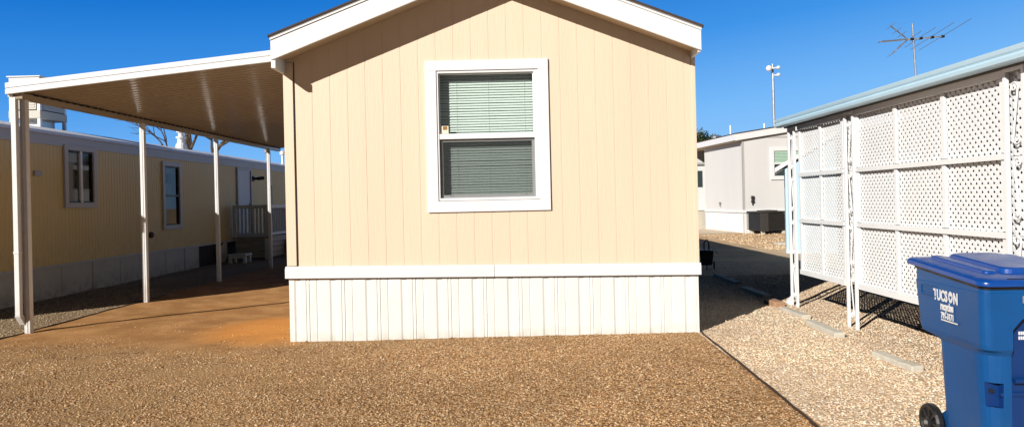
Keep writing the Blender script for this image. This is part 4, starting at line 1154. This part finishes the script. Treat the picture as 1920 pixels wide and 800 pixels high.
# white lettering on the left side (reads from the left): text x axis -> -y, text y -> z
def side_M(y, z, x=-.0095):
    lean = Matrix.Rotation(R(2.0), 4, 'Y')
    return Matrix.Translation((x, y, z)) @ Matrix(((0, 0, -1, 0), (-1, 0, 0, 0), (0, 1, 0, 0), (0, 0, 0, 1)))
mb = text_mb('TUCS', .088, side_M(.475, .905), .68, .0035)
t2 = text_mb('N', .088, side_M(.268, .905), .68, .0035)
mb.add(t2.v, t2.f)
# O as a thick ring round a recycling triangle
n = 20
Mo = side_M(.294, .937)
outer = [Mo @ Vector((.023 * math.cos(2 * PI * i / n), .034 * math.sin(2 * PI * i / n), 0)) for i in range(n)]
tri = []
for i in range(n):
    a = 2 * PI * i / n
    rr = .011 / max(math.cos(((a - PI / 2 + PI / 3) % (2 * PI / 3)) - PI / 3), .4) * .75
    tri.append(Mo @ Vector((rr * math.cos(a), rr * math.sin(a) - .002, 0)))
mb.add(outer + tri, [(i, (i + 1) % n, n + (i + 1) % n, n + i) for i in range(n)])
t2 = text_mb('recycles', .066, side_M(.402, .853), .62, .0028); mb.add(t2.v, t2.f)
t2 = text_mb('791-3171', .050, side_M(.398, .803), .70, .0022); mb.add(t2.v, t2.f)
M_ = side_M(.398, .788)
mb.add([M_ @ Vector(p) for p in ((0, 0, 0), (.172, 0, 0), (.172, .008, 0), (0, .008, 0))], [(0, 1, 2, 3)])
mb.build('lettering', LETTER_WHITE, binr, local=True)
# number on the recessed front panel
Mf = Matrix.Translation((.245, .0405, .735)) @ Matrix(((1, 0, 0, 0), (0, 0, -1, 0), (0, 1, 0, 0), (0, 0, 0, 1)))
mb = text_mb('04', .075, Mf, .75, .002)
mb.build('number', LETTER_WHITE, binr, local=True)
mb = MB()
for k2 in range(2):
    for j in range(3): mb.box(.206 + j * .011, .214 + j * .011, .0395, .0415, .740 + k2 * .026, .758 + k2 * .026)
mb.build('small_marks', LETTER_WHITE, binr, local=True)
mb = MB(); mb.box(.195, .26, -.020, -.0135, .945, .985); mb.build('tag_plate', METAL, binr, .008, local=True)

# ------------------------------------------------------------------ trees
def bare_tree(name, base, height, seed, label):
    rr = random.Random(seed)
    t = thing(name, label, 'tree', base)
    tr, tw = MB(), MB()
    def grow(p, d, r, l, depth):
        pts = [p]; q = p.copy(); dd = d.copy()
        for i in range(4):
            dd = (dd + Vector((rr.uniform(-.25, .25), rr.uniform(-.25, .25), rr.uniform(-.08, .16)))).normalized()
            q = q + dd * (l / 4); pts.append(q.copy())
        (tr if depth < 2 else tw).tube(pts, r, 6 if depth < 3 else 4, r * .62)
        if depth < 6:
            n = 3 if depth < 4 else rr.choice((2, 3))
            for k in range(n):
                a = rr.uniform(0, 2 * PI); sp = rr.uniform(.45, .95)
                u = dd.orthogonal().normalized(); v = dd.cross(u)
                nd = (dd + (u * math.cos(a) + v * math.sin(a)) * sp).normalized()
                grow(pts[rr.choice((2, 3, 4))], nd, r * .60, l * rr.uniform(.62, .82), depth + 1)
    grow(Vector(base), Vector((0.05, 0, 1)), .17, height * .36, 0)
    tr.build('trunk', BARK, t, smooth=True); tw.build('crown', BARK, t)
bare_tree('bare_tree', (-14.3, 31.5, -0.2), 8.6, 11, 'leafless gray tree with fine twigs rising behind the tan home\'s roof')
# leafy tree behind the gray home
def leafy(base, h, rad, seed, label):
    rr = np.random.default_rng(seed)
    t = thing('leafy_tree', label, 'tree', base)
    mb = MB(); mb.tube([base, (base[0] + .1, base[1], h * .45), (base[0], base[1], h * .75)], .22, 8, .08)
    for k in range(5):
        a = k * 1.26; mb.tube([(base[0], base[1], h * .5), (base[0] + rad * .6 * math.cos(a), base[1] + rad * .6 * math.sin(a), h * .85)], .08, 6, .03)
    mb.build('trunk', BARK, t)
    mb = MB()
    for c in range(38):
        a, u = rr.uniform(0, 2 * PI), rr.uniform(-1, 1)
        rad2 = rad * rr.uniform(.45, 1.05); s = math.sqrt(1 - u * u)
        cc = Vector((base[0] + rad2 * s * math.cos(a), base[1] + rad2 * s * math.sin(a), h * .82 + rad2 * .6 * u))
        for k in range(90):
            o = Vector(rr.normal(0, .26, 3)); d1 = Vector(rr.normal(0, 1, 3)).normalized(); d2 = d1.orthogonal().normalized()
            p = cc + o; l_ = rr.uniform(.07, .15)
            mb.quad(p - d1 * l_, p + d2 * l_ * .5, p + d1 * l_, p - d2 * l_ * .5)
    mb.build('crown', LEAF, t)
leafy((13.6, 52.0, -.2), 6.3, 1.7, 3, 'green leafy tree crown just showing behind the gray home\'s roof edge')

# ------------------------------------------------------------------ light, sky, camera
AZ, EL = R(38), R(25)
d = Vector((math.sin(AZ) * math.cos(EL), math.cos(AZ) * math.cos(EL), -math.sin(EL)))
sd = bpy.data.lights.new('sun', 'SUN'); sd.energy = 5.0; sd.angle = R(0.5); sd.color = (1.0, 0.97, 0.92)
so = bpy.data.objects.new('sun', sd); COL.objects.link(so); so.rotation_euler = d.to_track_quat('-Z', 'Y').to_euler()
world = bpy.data.worlds.new('World'); scene.world = world; world.use_nodes = True
nt = world.node_tree; N, L = nt.nodes, nt.links
sky = N.new('ShaderNodeTexSky'); sky.sky_type = 'NISHITA'; sky.sun_disc = False
sky.sun_elevation = EL; sky.sun_rotation = R(180 + 38); sky.dust_density = 0.0; sky.ozone_density = 3.0; sky.air_density = 1.0
STR = 0.06
tc = N.new('ShaderNodeTexCoord'); sx = N.new('ShaderNodeSeparateXYZ'); L.new(tc.outputs['Generated'], sx.inputs[0])
cr = N.new('ShaderNodeValToRGB'); e = cr.color_ramp.elements
def lin(r, g, b): return tuple(((c / 255) / 12.92 if c / 255 < .04045 else ((c / 255 + .055) / 1.055) ** 2.4) for c in (r, g, b)) + (1,)
e[0].position = 0.0; e[0].color = lin(150, 205, 255)
e[1].position = 1.0; e[1].color = lin(0, 10, 30)
for pos, c in ((.10, (118, 186, 252)), (.20, (62, 150, 236)), (.30, (20, 120, 214)), (.42, (0, 62, 135)), (.60, (0, 22, 58))):
    k = e.new(pos); k.color = lin(*c)
# slightly darker, purer blue to the left (further from the horizon glow)
ax = N.new('ShaderNodeMath'); ax.operation = 'MULTIPLY_ADD'; ax.inputs[1].default_value = -0.10; L.new(sx.outputs['X'], ax.inputs[0]); L.new(sx.outputs['Z'], ax.inputs[2])
L.new(ax.outputs[0], cr.inputs[0])
sc_ = N.new('ShaderNodeVectorMath'); sc_.operation = 'SCALE'; sc_.inputs['Scale'].default_value = 1.0 / STR; L.new(cr.outputs[0], sc_.inputs[0])
mx = N.new('ShaderNodeMix'); mx.data_type = 'RGBA'; mx.inputs[0].default_value = 0.95
L.new(sky.outputs[0], mx.inputs[6]); L.new(sc_.outputs[0], mx.inputs[7])
bg = N['Background']; bg.inputs['Strength'].default_value = STR
# dome behind the viewer dimmed to weaken fill light in the shadows
mb_ = N.new('ShaderNodeMapRange'); mb_.interpolation_type = 'SMOOTHSTEP'
mb_.inputs[1].default_value = -0.35; mb_.inputs[2].default_value = 0.25; mb_.inputs[3].default_value = 0.12; mb_.inputs[4].default_value = 1.0
L.new(sx.outputs['Y'], mb_.inputs[0])
dk = N.new('ShaderNodeVectorMath'); dk.operation = 'SCALE'; L.new(mx.outputs[2], dk.inputs[0]); L.new(mb_.outputs[0], dk.inputs['Scale'])
L.new(dk.outputs[0], bg.inputs['Color'])

cam = bpy.data.cameras.new('camera'); co = bpy.data.objects.new('camera', cam); COL.objects.link(co); scene.camera = co
cam.sensor_width = 36; cam.lens = 1300 / 1920 * 36; cam.clip_end = 3000; cam.clip_start = 0.05
cam.shift_x = -15 / 1920; cam.shift_y = -25 / 1920
r = 0.0225; c_, s_ = math.cos(r), math.sin(r)
co.matrix_world = Matrix(((c_, s_, 0, 0), (0, 0, -1, 0), (-s_, c_, 0, 1.56), (0, 0, 0, 1)))
scene.render.engine = 'CYCLES'
scene.view_settings.view_transform = 'Standard'; scene.view_settings.look = 'None'; scene.view_settings.exposure = 0; scene.view_settings.gamma = 1
scene.cycles.max_bounces = 8; scene.cycles.diffuse_bounces = 1; scene.cycles.transparent_max_bounces = 12
bpy.context.view_layer.update()
